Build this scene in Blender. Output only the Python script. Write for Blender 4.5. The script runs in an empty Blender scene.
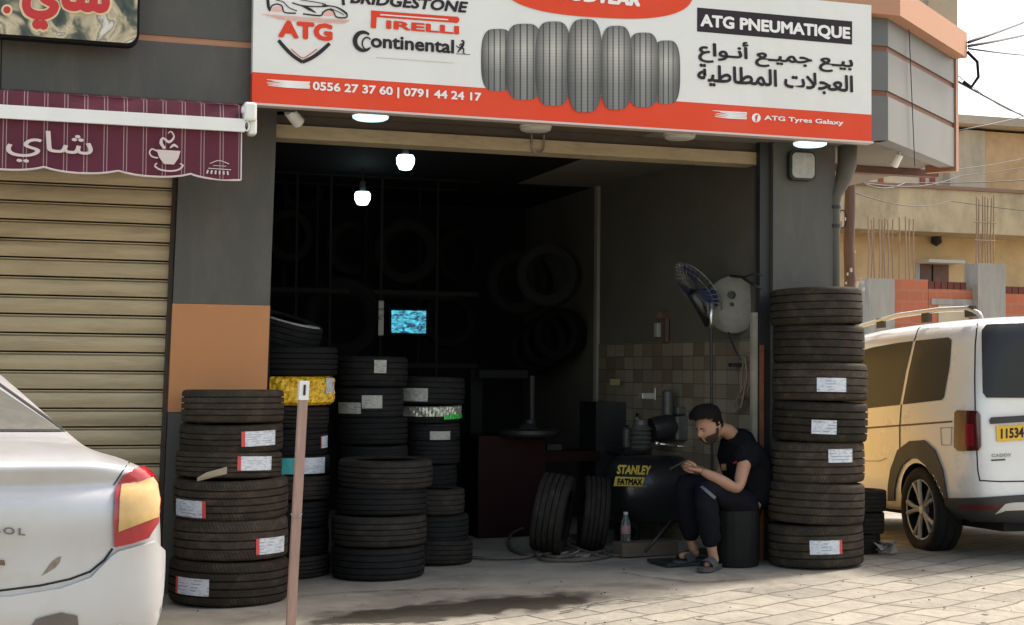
import bpy, bmesh, math, random
from math import sin, cos, pi, radians, sqrt, atan2
from mathutils import Vector, Matrix
from mathutils.bvhtree import BVHTree
random.seed(7)
sc = bpy.context.scene
C = sc.collection
V = Vector
# ------------------------------------------------------------------ camera
FPX, HZ, ROLL, YAW, HCAM = 1500.0, 372.0, 0.009, radians(17.7), 1.33
PITCH = math.atan((HZ-312.5)/FPX)
CO = V((0, 0, HCAM))
fw = V((sin(YAW)*cos(PITCH), cos(YAW)*cos(PITCH), sin(PITCH)))
rt0 = V((cos(YAW), -sin(YAW), 0)); up0 = rt0.cross(fw)
rt = rt0*cos(ROLL)+up0*sin(ROLL); up = up0*cos(ROLL)-rt0*sin(ROLL)
cam = bpy.data.objects.new('camera', bpy.data.cameras.new('camera')); C.objects.link(cam)
cam.matrix_world = Matrix(((rt.x, up.x, -fw.x, CO.x), (rt.y, up.y, -fw.y, CO.y), (rt.z, up.z, -fw.z, CO.z), (0, 0, 0, 1)))
cam.data.sensor_width = 36; cam.data.lens = FPX/1024*36; cam.data.clip_end = 2000; cam.data.clip_start = .05
sc.camera = cam
# ------------------------------------------------------------------ world, sun, exposure
SUN_EL, SUN_AZ = radians(56), radians(17)       # azimuth measured from +X towards +Y
world = bpy.data.worlds.new("World"); sc.world = world; world.use_nodes = True
wn = world.node_tree; bg = wn.nodes['Background']
sky = wn.nodes.new('ShaderNodeTexSky'); sky.sky_type = 'NISHITA'; sky.sun_disc = False
sky.sun_elevation = SUN_EL; sky.sun_rotation = pi/2-SUN_AZ
sky.dust_density = 2.5; sky.air_density = 1.0; sky.ozone_density = .3
hz_ = wn.nodes.new('ShaderNodeMix'); hz_.data_type = 'RGBA'; hz_.blend_type = 'MULTIPLY'; hz_.inputs[0].default_value = 1
hz_.inputs[7].default_value = (1.14, 1.0, .83, 1)            # dusty, warm air
wn.links.new(sky.outputs[0], hz_.inputs[6]); wn.links.new(hz_.outputs[2], bg.inputs[0]); bg.inputs[1].default_value = .15
sd = bpy.data.lights.new('sun', 'SUN'); sun = bpy.data.objects.new('sun', sd); C.objects.link(sun)
sd.energy = 2.0; sd.angle = radians(8); sd.color = (1, .96, .9)
dsun = V((cos(SUN_EL)*cos(SUN_AZ), cos(SUN_EL)*sin(SUN_AZ), sin(SUN_EL)))
sun.rotation_euler = dsun.to_track_quat('Z', 'Y').to_euler()
sc.view_settings.view_transform = 'Standard'; sc.view_settings.look = 'None'
sc.view_settings.gamma = 1; sc.view_settings.exposure = 1.4
try: sc.view_settings.use_curve_mapping = False
except Exception: pass

# ------------------------------------------------------------------ pixel geometry helpers
def ray(px, py): return (fw*FPX + rt*(px-512) - up*(py-312.5)).normalized()
def PY(px, py, Y):
    d = ray(px, py); return CO + d*(Y/d.y)
def PX(px, py, X):
    d = ray(px, py); return CO + d*(X/d.x)
def sst(a, b, x):
    t = max(0, min(1, (x-a)/(b-a))); return t*t*(3-2*t)
def gz(x, y):
    z = .02*(max(-5, min(8, x))-5.1)
    z -= .05*max(0, min(y, 18)-10.4)*sst(5.75, 6.2, x)
    return z
def PG(px, py):
    d = ray(px, py); z = 0
    for _ in range(25):
        p = CO + d*((z-HCAM)/d.z); z = gz(p.x, p.y)
    return p
def depth(p): return (V(p)-CO).dot(fw)
def proj(p):
    q = V(p)-CO; d = q.dot(fw); return 512+FPX*q.dot(rt)/d, 312.5-FPX*q.dot(up)/d

# ------------------------------------------------------------------ materials
def nd(nt, t, **k):
    n = nt.nodes.new(t)
    for a, b in k.items(): setattr(n, a, b)
    return n
def mat(name, col, rough=.6, metal=0, var=0, vs=4, bump=0, bs=40, dirt=None, ds=2.5, da=.5, emit=None, es=1, spec=.5, trans=0, coat=0, stretch=None, alpha=1):
    m = bpy.data.materials.new(name); m.use_nodes = True; nt = m.node_tree; b = nt.nodes['Principled BSDF']
    b.inputs['Base Color'].default_value = (*col, 1); b.inputs['Roughness'].default_value = rough
    b.inputs['Metallic'].default_value = metal; b.inputs['Specular IOR Level'].default_value = spec
    b.inputs['Transmission Weight'].default_value = trans; b.inputs['Coat Weight'].default_value = coat
    b.inputs['Alpha'].default_value = alpha
    if emit: b.inputs['Emission Color'].default_value = (*emit, 1); b.inputs['Emission Strength'].default_value = es
    L = nt.links
    tc = nd(nt, 'ShaderNodeTexCoord'); mp = nd(nt, 'ShaderNodeMapping'); L.new(tc.outputs['Object'], mp.inputs[0])
    if stretch: mp.inputs['Scale'].default_value = stretch
    cur = None
    if var:
        n = nd(nt, 'ShaderNodeTexNoise'); n.inputs['Scale'].default_value = vs; n.inputs['Detail'].default_value = 8; n.inputs['Roughness'].default_value = .65
        L.new(mp.outputs[0], n.inputs[0])
        mr = nd(nt, 'ShaderNodeMapRange'); mr.inputs['From Min'].default_value = .3; mr.inputs['From Max'].default_value = .7
        mr.inputs['To Min'].default_value = 1-var; mr.inputs['To Max'].default_value = 1+var; L.new(n.outputs['Fac'], mr.inputs[0])
        mx = nd(nt, 'ShaderNodeMix', data_type='RGBA', blend_type='MULTIPLY'); mx.inputs[0].default_value = 1
        mx.inputs[6].default_value = (*col, 1); L.new(mr.outputs[0], mx.inputs[7]); cur = mx.outputs[2]
        r2 = nd(nt, 'ShaderNodeMapRange'); r2.inputs['To Min'].default_value = max(0, rough-.12); r2.inputs['To Max'].default_value = min(1, rough+.15)
        L.new(n.outputs['Fac'], r2.inputs[0]); L.new(r2.outputs[0], b.inputs['Roughness'])
    if dirt:
        n = nd(nt, 'ShaderNodeTexNoise'); n.inputs['Scale'].default_value = ds; n.inputs['Detail'].default_value = 10; n.inputs['Roughness'].default_value = .7
        n.inputs['Distortion'].default_value = .4; L.new(mp.outputs[0], n.inputs[0])
        cr = nd(nt, 'ShaderNodeMapRange'); cr.inputs['From Min'].default_value = .48; cr.inputs['From Max'].default_value = .68; cr.inputs['To Max'].default_value = da
        L.new(n.outputs['Fac'], cr.inputs[0])
        mx = nd(nt, 'ShaderNodeMix', data_type='RGBA'); L.new(cr.outputs[0], mx.inputs[0])
        if cur: L.new(cur, mx.inputs[6])
        else: mx.inputs[6].default_value = (*col, 1)
        mx.inputs[7].default_value = (*dirt, 1); cur = mx.outputs[2]
    if cur: L.new(cur, b.inputs['Base Color'])
    if bump:
        n = nd(nt, 'ShaderNodeTexNoise'); n.inputs['Scale'].default_value = bs; n.inputs['Detail'].default_value = 6; L.new(mp.outputs[0], n.inputs[0])
        bp = nd(nt, 'ShaderNodeBump'); bp.inputs['Strength'].default_value = bump; bp.inputs['Distance'].default_value = .01
        L.new(n.outputs['Fac'], bp.inputs['Height']); L.new(bp.outputs[0], b.inputs['Normal'])
    return m

# ------------------------------------------------------------------ mesh builder
def rootmat(o):
    while o and o.parent: o = o.parent
    if not o: return Matrix.Identity(4)
    return Matrix.LocRotScale(o.location, o.rotation_euler, o.scale)
class MB:
    def __init__(s): s.bm = bmesh.new()
    def add(s, vs, fs):
        v = [s.bm.verts.new(p) for p in vs]
        for f in fs:
            try: s.bm.faces.new([v[i] for i in f])
            except ValueError: pass
        return v
    def box(s, c, d, rz=0, M=None, bev=0):
        t = bmesh.new(); bmesh.ops.create_cube(t, size=1)
        for v in t.verts: v.co = V((v.co.x*d[0], v.co.y*d[1], v.co.z*d[2]))
        if bev: bmesh.ops.bevel(t, geom=t.edges[:], offset=bev, segments=2, affect='EDGES', profile=.5)
        X = Matrix.Translation(c) @ Matrix.Rotation(rz, 4, 'Z')
        if M: X = M @ X
        t.transform(X); s.join(t); return s
    def join(s, t):
        t.verts.index_update(); m = [s.bm.verts.new(v.co) for v in t.verts]
        for f in t.faces:
            try: s.bm.faces.new([m[v.index] for v in f.verts])
            except ValueError: pass
        t.free()
    def prism(s, pts, off):
        """polygon pts (3D) extruded by vector off"""
        n = len(pts); off = V(off); a = [V(p) for p in pts]; b = [p+off for p in a]
        s.add(a+b, [list(range(n)), list(range(2*n-1, n-1, -1))]+[[i, i+n, (i+1) % n+n, (i+1) % n] for i in range(n)]); return s
    def tube(s, pts, r, seg=8, closed=False, cap=True):
        pts = [V(p) for p in pts]; n = len(pts); rs = r if isinstance(r, (list, tuple)) else [r]*n
        rings = []; prev = None
        for i, p in enumerate(pts):
            if closed: t = pts[(i+1) % n]-pts[i-1]
            else: t = (pts[min(i+1, n-1)]-pts[max(i-1, 0)])
            t.normalize()
            if prev is None:
                a = t.orthogonal().normalized()
            else:
                a = prev - t*prev.dot(t)
                a = a.normalized() if a.length > 1e-6 else t.orthogonal().normalized()
            prev = a; b = t.cross(a)
            rings.append([s.bm.verts.new(p+(a*cos(k*2*pi/seg)+b*sin(k*2*pi/seg))*rs[i]) for k in range(seg)])
        for i in range(n if closed else n-1):
            A, B = rings[i], rings[(i+1) % n]
            for k in range(seg):
                try: s.bm.faces.new([A[k], A[(k+1) % seg], B[(k+1) % seg], B[k]])
                except ValueError: pass
        if cap and not closed:
            s.bm.faces.new(rings[0][::-1]); s.bm.faces.new(rings[-1])
        return s
    def lathe(s, prof, seg=32, M=None, uv=False, closed=False, a0=0, a1=2*pi):
        full = abs(a1-a0-2*pi) < 1e-6
        ns = seg if full else seg+1; rings = []
        for k in range(ns):
            a = a0+(a1-a0)*k/seg
            ring = []
            for r, z in prof:
                p = V((r*cos(a), r*sin(a), z)); ring.append(s.bm.verts.new(M @ p if M else p))
            rings.append(ring)
        lay = s.bm.loops.layers.uv.verify() if uv else None
        n = len(prof)
        for k in range(seg):
            A, B = rings[k], rings[(k+1) % ns]
            for i in range(n if closed else n-1):
                j = (i+1) % n
                try: f = s.bm.faces.new([A[i], B[i], B[j], A[j]])
                except ValueError: continue
                if uv:
                    for l, (uu, vv) in zip(f.loops, ((k, prof[i][1]), (k+1, prof[i][1]), (k+1, prof[j][1]), (k, prof[j][1]))):
                        l[lay].uv = (uu/seg, vv)
        return s
    def build(s, name, m, parent=None, smooth=False, world=True, angle=None, doubles=False):
        if doubles: bmesh.ops.remove_doubles(s.bm, verts=s.bm.verts[:], dist=1e-5)
        bmesh.ops.recalc_face_normals(s.bm, faces=s.bm.faces[:])
        if parent and world: s.bm.transform(rootmat(parent).inverted())
        me = bpy.data.meshes.new(name); s.bm.to_mesh(me); s.bm.free()
        if smooth or angle:
            for p in me.polygons: p.use_smooth = True
            if angle:
                try: me.set_sharp_from_angle(angle=radians(angle))
                except Exception: pass
        for mm in (m if isinstance(m, (list, tuple)) else [m]): me.materials.append(mm)
        o = bpy.data.objects.new(name, me); C.objects.link(o)
        if parent: o.parent = parent
        return o
def tag(o, label=None, cat=None, group=None, kind=None):
    if label: o['label'] = label
    if cat: o['category'] = cat
    if group: o['group'] = group
    if kind: o['kind'] = kind
    return o
def thing(name, label, cat, loc=(0, 0, 0), group=None, rz=0):
    o = bpy.data.objects.new(name, None); C.objects.link(o); o.location = loc; o.rotation_euler = (0, 0, rz); o.empty_display_size = .1
    return tag(o, label, cat, group)
def rrect(w, h, r, n=6, cx=0, cy=0):
    pts = []
    for (sx, sy, a) in ((1, 1, 0), (-1, 1, pi/2), (-1, -1, pi), (1, -1, 3*pi/2)):
        for k in range(n+1):
            t = a+k*pi/2/n; pts.append((cx+sx*(w/2-r)+r*cos(t), cy+sy*(h/2-r)+r*sin(t)))
    return pts

# ------------------------------------------------------------------ palette
M = {}
M['dustrub'] = None
def rubber(name, base, dust, amt):
    m = mat(name, base, .75, var=.25, vs=5, dirt=dust, ds=3, da=amt, spec=.18)
    nt = m.node_tree; L = nt.links; b = nt.nodes['Principled BSDF']
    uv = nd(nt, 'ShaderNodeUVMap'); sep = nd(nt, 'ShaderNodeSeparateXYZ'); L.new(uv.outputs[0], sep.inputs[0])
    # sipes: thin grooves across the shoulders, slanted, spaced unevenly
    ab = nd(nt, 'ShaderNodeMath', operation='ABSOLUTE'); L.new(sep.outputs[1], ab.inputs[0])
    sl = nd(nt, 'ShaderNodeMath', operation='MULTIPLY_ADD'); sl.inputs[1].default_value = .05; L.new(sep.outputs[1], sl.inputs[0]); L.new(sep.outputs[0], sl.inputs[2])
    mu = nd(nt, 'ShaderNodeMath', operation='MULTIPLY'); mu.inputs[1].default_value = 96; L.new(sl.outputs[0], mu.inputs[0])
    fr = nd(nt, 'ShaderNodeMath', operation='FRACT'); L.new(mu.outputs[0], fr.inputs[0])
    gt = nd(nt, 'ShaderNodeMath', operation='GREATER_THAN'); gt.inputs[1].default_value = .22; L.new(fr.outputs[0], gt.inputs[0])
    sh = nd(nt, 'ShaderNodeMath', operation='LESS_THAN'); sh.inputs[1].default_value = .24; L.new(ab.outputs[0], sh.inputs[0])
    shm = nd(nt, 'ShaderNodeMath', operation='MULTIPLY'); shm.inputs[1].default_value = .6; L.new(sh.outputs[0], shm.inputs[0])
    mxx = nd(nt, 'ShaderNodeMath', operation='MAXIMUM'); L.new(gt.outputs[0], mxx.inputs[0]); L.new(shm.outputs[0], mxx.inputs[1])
    n = nd(nt, 'ShaderNodeTexNoise'); n.inputs['Scale'].default_value = 40; tc = nd(nt, 'ShaderNodeTexCoord'); L.new(tc.outputs['Object'], n.inputs[0])
    ad = nd(nt, 'ShaderNodeMath', operation='MULTIPLY_ADD'); ad.inputs[1].default_value = .25; L.new(n.outputs['Fac'], ad.inputs[0]); L.new(mxx.outputs[0], ad.inputs[2])
    src = b.inputs['Base Color'].links[0].from_socket; oi = nd(nt, 'ShaderNodeObjectInfo'); rm = nd(nt, 'ShaderNodeMapRange'); rm.inputs['To Min'].default_value = .6; rm.inputs['To Max'].default_value = 1.25; L.new(oi.outputs['Random'], rm.inputs[0])
    mxr = nd(nt, 'ShaderNodeMix', data_type='RGBA', blend_type='MULTIPLY'); mxr.inputs[0].default_value = 1; L.new(src, mxr.inputs[6]); L.new(rm.outputs[0], mxr.inputs[7])
    sg = nd(nt, 'ShaderNodeMapRange'); sg.inputs['To Min'].default_value = .45; sg.inputs['To Max'].default_value = 1.08; L.new(mxx.outputs[0], sg.inputs[0])  # shade of the sipe depth, put into the base colour
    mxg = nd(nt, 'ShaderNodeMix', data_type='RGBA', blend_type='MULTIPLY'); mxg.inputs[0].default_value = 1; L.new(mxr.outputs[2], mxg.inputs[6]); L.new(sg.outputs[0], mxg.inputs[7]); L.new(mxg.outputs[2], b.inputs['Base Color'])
    bp = nd(nt, 'ShaderNodeBump'); bp.inputs['Strength'].default_value = 1; bp.inputs['Distance'].default_value = .012
    L.new(ad.outputs[0], bp.inputs['Height']); L.new(bp.outputs[0], b.inputs['Normal'])
    return m
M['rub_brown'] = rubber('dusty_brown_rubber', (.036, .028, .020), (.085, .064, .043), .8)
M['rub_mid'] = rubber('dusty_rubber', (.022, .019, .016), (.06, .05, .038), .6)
M['rub_shaded'] = rubber('shaded_black_rubber', (.006, .006, .006), (.011, .010, .009), .4)  # black rubber with the gloom of the workshop put into its colour
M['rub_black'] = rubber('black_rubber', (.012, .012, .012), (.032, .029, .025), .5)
M['grey'] = mat('grey_panel', (.072, .068, .057), .55, var=.12, vs=1.5, dirt=(.115, .10, .078), ds=1.8, da=.6, stretch=(2.2, 2.2, .7), bump=.08, bs=60)
M['greylit'] = mat('sunlit_grey_panel', (.125, .127, .12), .5, var=.06, vs=1.5, dirt=(.11, .10, .085), ds=1, da=.35)  # grey cladding of the chamfer, sunlit tone put into its colour
M['orange'] = mat('terracotta_panel', (.47, .2, .07), .6, var=.07, vs=1.5, dirt=(.38, .19, .09), ds=1.5, da=.35, bump=.06, bs=80)
M['cornice'] = mat('terracotta_cornice', (.43, .21, .115), .6, var=.08, vs=2, dirt=(.36, .2, .12), ds=1.4, da=.4)
M['black'] = mat('black_void', (.010, .010, .010), .8, spec=.15)
M['dkmetal'] = mat('dark_metal', (.03, .03, .03), .5, .3, var=.2, vs=8)
M['steel'] = mat('worn_steel', (.35, .34, .32), .4, .8, var=.3, vs=12, dirt=(.08, .06, .05), ds=9)
M['beige'] = mat('beige_beam', (.42, .34, .21), .65, var=.15, vs=3, dirt=(.2, .15, .1), ds=3, da=.6, stretch=(1, 1, 4))
M['white'] = mat('white_plastic', (.75, .74, .70), .45, var=.05, vs=5)
M['signwhite'] = mat('sign_white', (.74, .73, .68), .35, var=.03, vs=1.2, dirt=(.6, .57, .5), ds=1.2, da=.35)
M['signred'] = mat('sign_red', (.72, .07, .028), .5, spec=.15, var=.05, vs=1.5, dirt=(.6, .12, .07), ds=1.5, da=.3)
M['inkred'] = mat('ink_red', (.70, .06, .025), .5, spec=.15)
M['ink'] = mat('ink_dark', (.035, .026, .03), .5, spec=.15)
M['inkpale'] = mat('ink_pale_red', (.78, .42, .35), .4)
M['inkwhite'] = mat('ink_white', (.82, .8, .76), .4)
def label_mat(name, col, ink):
    m = mat(name, col, .5, var=.12, vs=9, dirt=ink, ds=11, da=.65, stretch=(1, 1, 1.6)); nt = m.node_tree; L = nt.links; b = nt.nodes['Principled BSDF']; src = b.inputs['Base Color'].links[0].from_socket
    tc = nd(nt, 'ShaderNodeTexCoord'); sp = nd(nt, 'ShaderNodeSeparateXYZ'); L.new(tc.outputs['Object'], sp.inputs[0])
    w = nd(nt, 'ShaderNodeMath', operation='MULTIPLY'); w.inputs[1].default_value = 13; L.new(sp.outputs[2], w.inputs[0]); fr = nd(nt, 'ShaderNodeMath', operation='FRACT'); L.new(w.outputs[0], fr.inputs[0])
    lt = nd(nt, 'ShaderNodeMath', operation='LESS_THAN'); lt.inputs[1].default_value = .3; L.new(fr.outputs[0], lt.inputs[0])
    n = nd(nt, 'ShaderNodeTexNoise'); n.inputs['Scale'].default_value = 5; L.new(tc.outputs['Object'], n.inputs[0]); gt = nd(nt, 'ShaderNodeMath', operation='GREATER_THAN'); gt.inputs[1].default_value = .52; L.new(n.outputs['Fac'], gt.inputs[0])
    mu = nd(nt, 'ShaderNodeMath', operation='MULTIPLY'); L.new(lt.outputs[0], mu.inputs[0]); L.new(gt.outputs[0], mu.inputs[1]); m2 = nd(nt, 'ShaderNodeMath', operation='MULTIPLY'); m2.inputs[1].default_value = .7; L.new(mu.outputs[0], m2.inputs[0])
    mx = nd(nt, 'ShaderNodeMix', data_type='RGBA'); L.new(m2.outputs[0], mx.inputs[0]); L.new(src, mx.inputs[6]); mx.inputs[7].default_value = (*ink, 1); L.new(mx.outputs[2], b.inputs['Base Color']); return m
M['sticker'] = label_mat('label_paper', (.62, .64, .66), (.16, .2, .3))
M['sticker_dim'] = label_mat('label_paper_dusty', (.36, .36, .32), (.08, .08, .08))
M['stickred'] = mat('label_red', (.6, .06, .06), .5)
M['teal'] = mat('label_teal', (.03, .33, .33), .5)
def set_island_depth(bm, axis, step):
    seen = set(); k = 0
    for f in bm.faces:
        if f in seen: continue
        st = [f]; seen.add(f); vs = set()
        while st:
            g = st.pop(); vs.update(g.verts)
            for e in g.edges:
                for h in e.link_faces:
                    if h not in seen: seen.add(h); st.append(h)
        for v in vs: v.co += axis*step*(k % 7)
        k += 1
AR = {'ا': ('FE8D', 'FE8E'), 'أ': ('FE83', 'FE84'), 'ب': ('FE8F', 'FE90', 'FE91', 'FE92'), 'ت': ('FE95', 'FE96', 'FE97', 'FE98'), 'ة': ('FE93', 'FE94'),
      'ج': ('FE9D', 'FE9E', 'FE9F', 'FEA0'), 'ش': ('FEB5', 'FEB6', 'FEB7', 'FEB8'), 'ط': ('FEC1', 'FEC2', 'FEC3', 'FEC4'), 'ع': ('FEC9', 'FECA', 'FECB', 'FECC'),
      'ل': ('FEDD', 'FEDE', 'FEDF', 'FEE0'), 'م': ('FEE1', 'FEE2', 'FEE3', 'FEE4'), 'ن': ('FEE5', 'FEE6', 'FEE7', 'FEE8'), 'و': ('FEED', 'FEEE'),
      'ي': ('FEF1', 'FEF2', 'FEF3', 'FEF4'), 'ـ': ('0640',)*4, '\uFEFB': ('FEFB', 'FEFC')}
def arabic(s):
    s = s.replace('لا', '\uFEFB'); out = []
    for i, ch in enumerate(s):
        if ch not in AR: out.append(ch); continue
        f = AR[ch]; prev = i > 0 and s[i-1] in AR and len(AR[s[i-1]]) == 4; nxt = i < len(s)-1 and s[i+1] in AR and len(f) == 4
        out.append(chr(int(f[(3 if nxt else 1) if prev else (2 if nxt else 0)], 16)))
    return ''.join(reversed(out))
def glyphs(body, bold=0, shear=0, n=8, space=1):
    c = bpy.data.curves.new('tmp', 'FONT'); c.body = body; c.resolution_u = 3; c.space_character = space
    o = bpy.data.objects.new('tmp', c); C.objects.link(o)
    dg = bpy.context.evaluated_depsgraph_get(); me = bpy.data.meshes.new_from_object(o.evaluated_get(dg))
    bm = bmesh.new(); bm.from_mesh(me); bmesh.ops.remove_doubles(bm, verts=bm.verts[:], dist=1e-5)
    bpy.data.objects.remove(o); bpy.data.curves.remove(c); bpy.data.meshes.remove(me)
    set_island_depth(bm, V((0, 0, 1)), .06)
    if bold:
        src = bm.copy()
        for k in range(n):
            t = src.copy(); a = 2*pi*k/n
            bmesh.ops.translate(t, verts=t.verts[:], vec=(bold*cos(a), bold*sin(a), .45*(k+1)))
            t.verts.index_update(); m = [bm.verts.new(v.co) for v in t.verts]
            for f in t.faces: bm.faces.new([m[v.index] for v in f.verts])
            t.free()
        src.free()
    for v in bm.verts: v.co.x += shear*v.co.y
    return bm
def lettering(name, body, parent, P0, P1, P2, m, out, bold=0, shear=0, lift=.003, space=1):
    """fit text so its bounding box runs from P0 (left bottom) to P1 (right bottom), with top-left P2; out = outward normal"""
    bm = glyphs(body, bold, shear, space=space)
    xs = [v.co.x for v in bm.verts]; ys = [v.co.y for v in bm.verts]; zs = [v.co.z for v in bm.verts]
    x0, x1, y0, y1 = min(xs), max(xs), min(ys), max(ys); zm = max(zs)+1e-6
    U = V(P1)-V(P0); W = V(P2)-V(P0); out = V(out).normalized()
    for v in bm.verts:
        v.co = V(P0)+U*((v.co.x-x0)/(x1-x0))+W*((v.co.y-y0)/(y1-y0))+out*(lift+.0025*v.co.z/zm)
    b = MB(); b.bm.free(); b.bm = bm
    # no recalculation problems: flat faces
    return b.build(name, m, parent)

# =================================================================== SETTING: ground
def grid_ground():
    b = MB(); xs = [-400, -60, -20, -10] + [x*.5-8 for x in range(0, 45)] + [16, 20, 30, 60, 400]
    ys = [-60, -20, -6] + [y*.5-3 for y in range(0, 62)] + [30, 40, 80, 400]
    vs = [(x, y, gz(x, y)-.01) for y in ys for x in xs]; n = len(xs)
    b.add(vs, [[j*n+i, j*n+i+1, (j+1)*n+i+1, (j+1)*n+i] for j in range(len(ys)-1) for i in range(n-1)])
    return b
def paving_mat():
    m = mat('stone_paving', (.3, .27, .2), .8, spec=.3); nt = m.node_tree; L = nt.links; b = nt.nodes['Principled BSDF']
    tc = nd(nt, 'ShaderNodeTexCoord'); mp = nd(nt, 'ShaderNodeMapping'); L.new(tc.outputs['Object'], mp.inputs[0])
    mp.inputs['Rotation'].default_value = (0, 0, radians(-24))
    nz = nd(nt, 'ShaderNodeTexNoise'); nz.inputs['Scale'].default_value = 1.6; nz.inputs['Detail'].default_value = 3; L.new(mp.outputs[0], nz.inputs[0])
    vm = nd(nt, 'ShaderNodeMix', data_type='VECTOR'); vm.inputs[0].default_value = .16; L.new(mp.outputs[0], vm.inputs[4]); L.new(nz.outputs['Color'], vm.inputs[5])
    br = nd(nt, 'ShaderNodeTexBrick'); L.new(vm.outputs[1], br.inputs[0])
    br.inputs['Scale'].default_value = 1; br.inputs['Brick Width'].default_value = .33; br.inputs['Row Height'].default_value = .21
    br.inputs['Mortar Size'].default_value = .009; br.inputs['Mortar Smooth'].default_value = .5; br.offset = .45; br.squash = 1.3; br.squash_frequency = 3
    br.inputs['Color1'].default_value = (.34, .31, .25, 1); br.inputs['Color2'].default_value = (.25, .23, .185, 1); br.inputs['Mortar'].default_value = (.17, .15, .115, 1)
    n2 = nd(nt, 'ShaderNodeTexNoise'); n2.inputs['Scale'].default_value = 2.2; n2.inputs['Detail'].default_value = 12; n2.inputs['Roughness'].default_value = .72; L.new(tc.outputs['Object'], n2.inputs[0])
    mr = nd(nt, 'ShaderNodeMapRange'); mr.inputs['From Min'].default_value = .3; mr.inputs['From Max'].default_value = .7; mr.inputs['To Min'].default_value = .72; mr.inputs['To Max'].default_value = 1.2; L.new(n2.outputs['Fac'], mr.inputs[0])
    mx = nd(nt, 'ShaderNodeMix', data_type='RGBA', blend_type='MULTIPLY'); mx.inputs[0].default_value = 1; L.new(br.outputs['Color'], mx.inputs[6]); L.new(mr.outputs[0], mx.inputs[7])
    L.new(mx.outputs[2], b.inputs['Base Color'])
    n3 = nd(nt, 'ShaderNodeTexNoise'); n3.inputs['Scale'].default_value = 14; n3.inputs['Detail'].default_value = 10; L.new(tc.outputs['Object'], n3.inputs[0])
    sm = nd(nt, 'ShaderNodeMath', operation='MULTIPLY_ADD'); sm.inputs[1].default_value = -1.2; L.new(br.outputs['Fac'], sm.inputs[0]); L.new(n3.outputs['Fac'], sm.inputs[2])
    bp = nd(nt, 'ShaderNodeBump'); bp.inputs['Strength'].default_value = .9; bp.inputs['Distance'].default_value = .02; L.new(sm.outputs[0], bp.inputs['Height']); L.new(bp.outputs[0], b.inputs['Normal'])
    return m
g = grid_ground().build('ground', paving_mat()); tag(g, 'pale stone paving in front of the tyre shop', kind='structure')
# concrete apron / shop floor: laid 4 mm higher, ragged edge along the paving
def concrete_mat():
    m = mat('apron_concrete', (.29, .262, .21), .8, var=.25, vs=2.5, dirt=(.13, .115, .09), ds=1.4, da=.7, bump=.5, bs=18, spec=.35)
    nt = m.node_tree; L = nt.links; b = nt.nodes['Principled BSDF']
    src = b.inputs['Base Color'].links[0].from_socket
    tc = nd(nt, 'ShaderNodeTexCoord')
    def blob(cx, cy, sx, sy, rz, lo, hi):
        mp = nd(nt, 'ShaderNodeMapping'); mp.vector_type = 'TEXTURE'
        mp.inputs['Location'].default_value = (cx, cy, 0); mp.inputs['Rotation'].default_value = (0, 0, rz); mp.inputs['Scale'].default_value = (sx, sy, 1)
        n = nd(nt, 'ShaderNodeTexNoise'); n.inputs['Scale'].default_value = 5; n.inputs['Detail'].default_value = 6; L.new(tc.outputs['Object'], n.inputs[0])
        vm = nd(nt, 'ShaderNodeMix', data_type='VECTOR'); vm.inputs[0].default_value = .22; L.new(tc.outputs['Object'], vm.inputs[4])
        va = nd(nt, 'ShaderNodeVectorMath', operation='ADD'); sc_ = nd(nt, 'ShaderNodeVectorMath', operation='MULTIPLY_ADD')
        sc_.inputs[1].default_value = (.5, .5, 0); sc_.inputs[2].default_value = (-.25, -.25, 0); L.new(n.outputs['Color'], sc_.inputs[0])
        L.new(tc.outputs['Object'], va.inputs[0]); L.new(sc_.outputs[0], va.inputs[1]); L.new(va.outputs[0], mp.inputs[0])
        sp = nd(nt, 'ShaderNodeSeparateXYZ'); L.new(mp.outputs[0], sp.inputs[0]); cb = nd(nt, 'ShaderNodeCombineXYZ'); L.new(sp.outputs[0], cb.inputs[0]); L.new(sp.outputs[1], cb.inputs[1])
        ln = nd(nt, 'ShaderNodeVectorMath', operation='LENGTH'); L.new(cb.outputs[0], ln.inputs[0])
        mr = nd(nt, 'ShaderNodeMapRange'); mr.inputs['From Min'].default_value = 1.1; mr.inputs['From Max'].default_value = .75; mr.inputs['To Min'].default_value = lo; mr.inputs['To Max'].default_value = hi
        L.new(ln.outputs['Value'], mr.inputs[0]); return mr.outputs[0]
    a = PG(470, 606); st = blob(a.x, a.y, 1.0, .30, radians(8), 0, .9)
    a2 = PG(390, 618); st2 = blob(a2.x, a2.y, .6, .24, radians(8), 0, .8)
    mxm = nd(nt, 'ShaderNodeMath', operation='MAXIMUM'); L.new(st, mxm.inputs[0]); L.new(st2, mxm.inputs[1])
    mx = nd(nt, 'ShaderNodeMix', data_type='RGBA'); L.new(mxm.outputs[0], mx.inputs[0]); L.new(src, mx.inputs[6]); mx.inputs[7].default_value = (.035, .03, .022, 1)
    L.new(mx.outputs[2], b.inputs['Base Color'])
    for l in list(b.inputs['Roughness'].links): L.remove(l)
    rr = nd(nt, 'ShaderNodeMapRange'); rr.inputs['To Min'].default_value = .8; rr.inputs['To Max'].default_value = .35; L.new(mxm.outputs[0], rr.inputs[0]); L.new(rr.outputs[0], b.inputs['Roughness'])
    return m
YF = 9.75           # pier fronts
XL, XR = PY(275, 300, YF).x, PY(766, 300, YF).x       # shop opening
edge = [PG(px, py) for px, py in ((60, 640), (240, 634), (330, 622), (420, 622), (480, 617), (540, 611), (600, 600), (650, 595), (720, 590), (770, 584), (860, 577), (885, 571))]
ap = MB(); n = len(edge); NY = 14
cols = []
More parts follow.
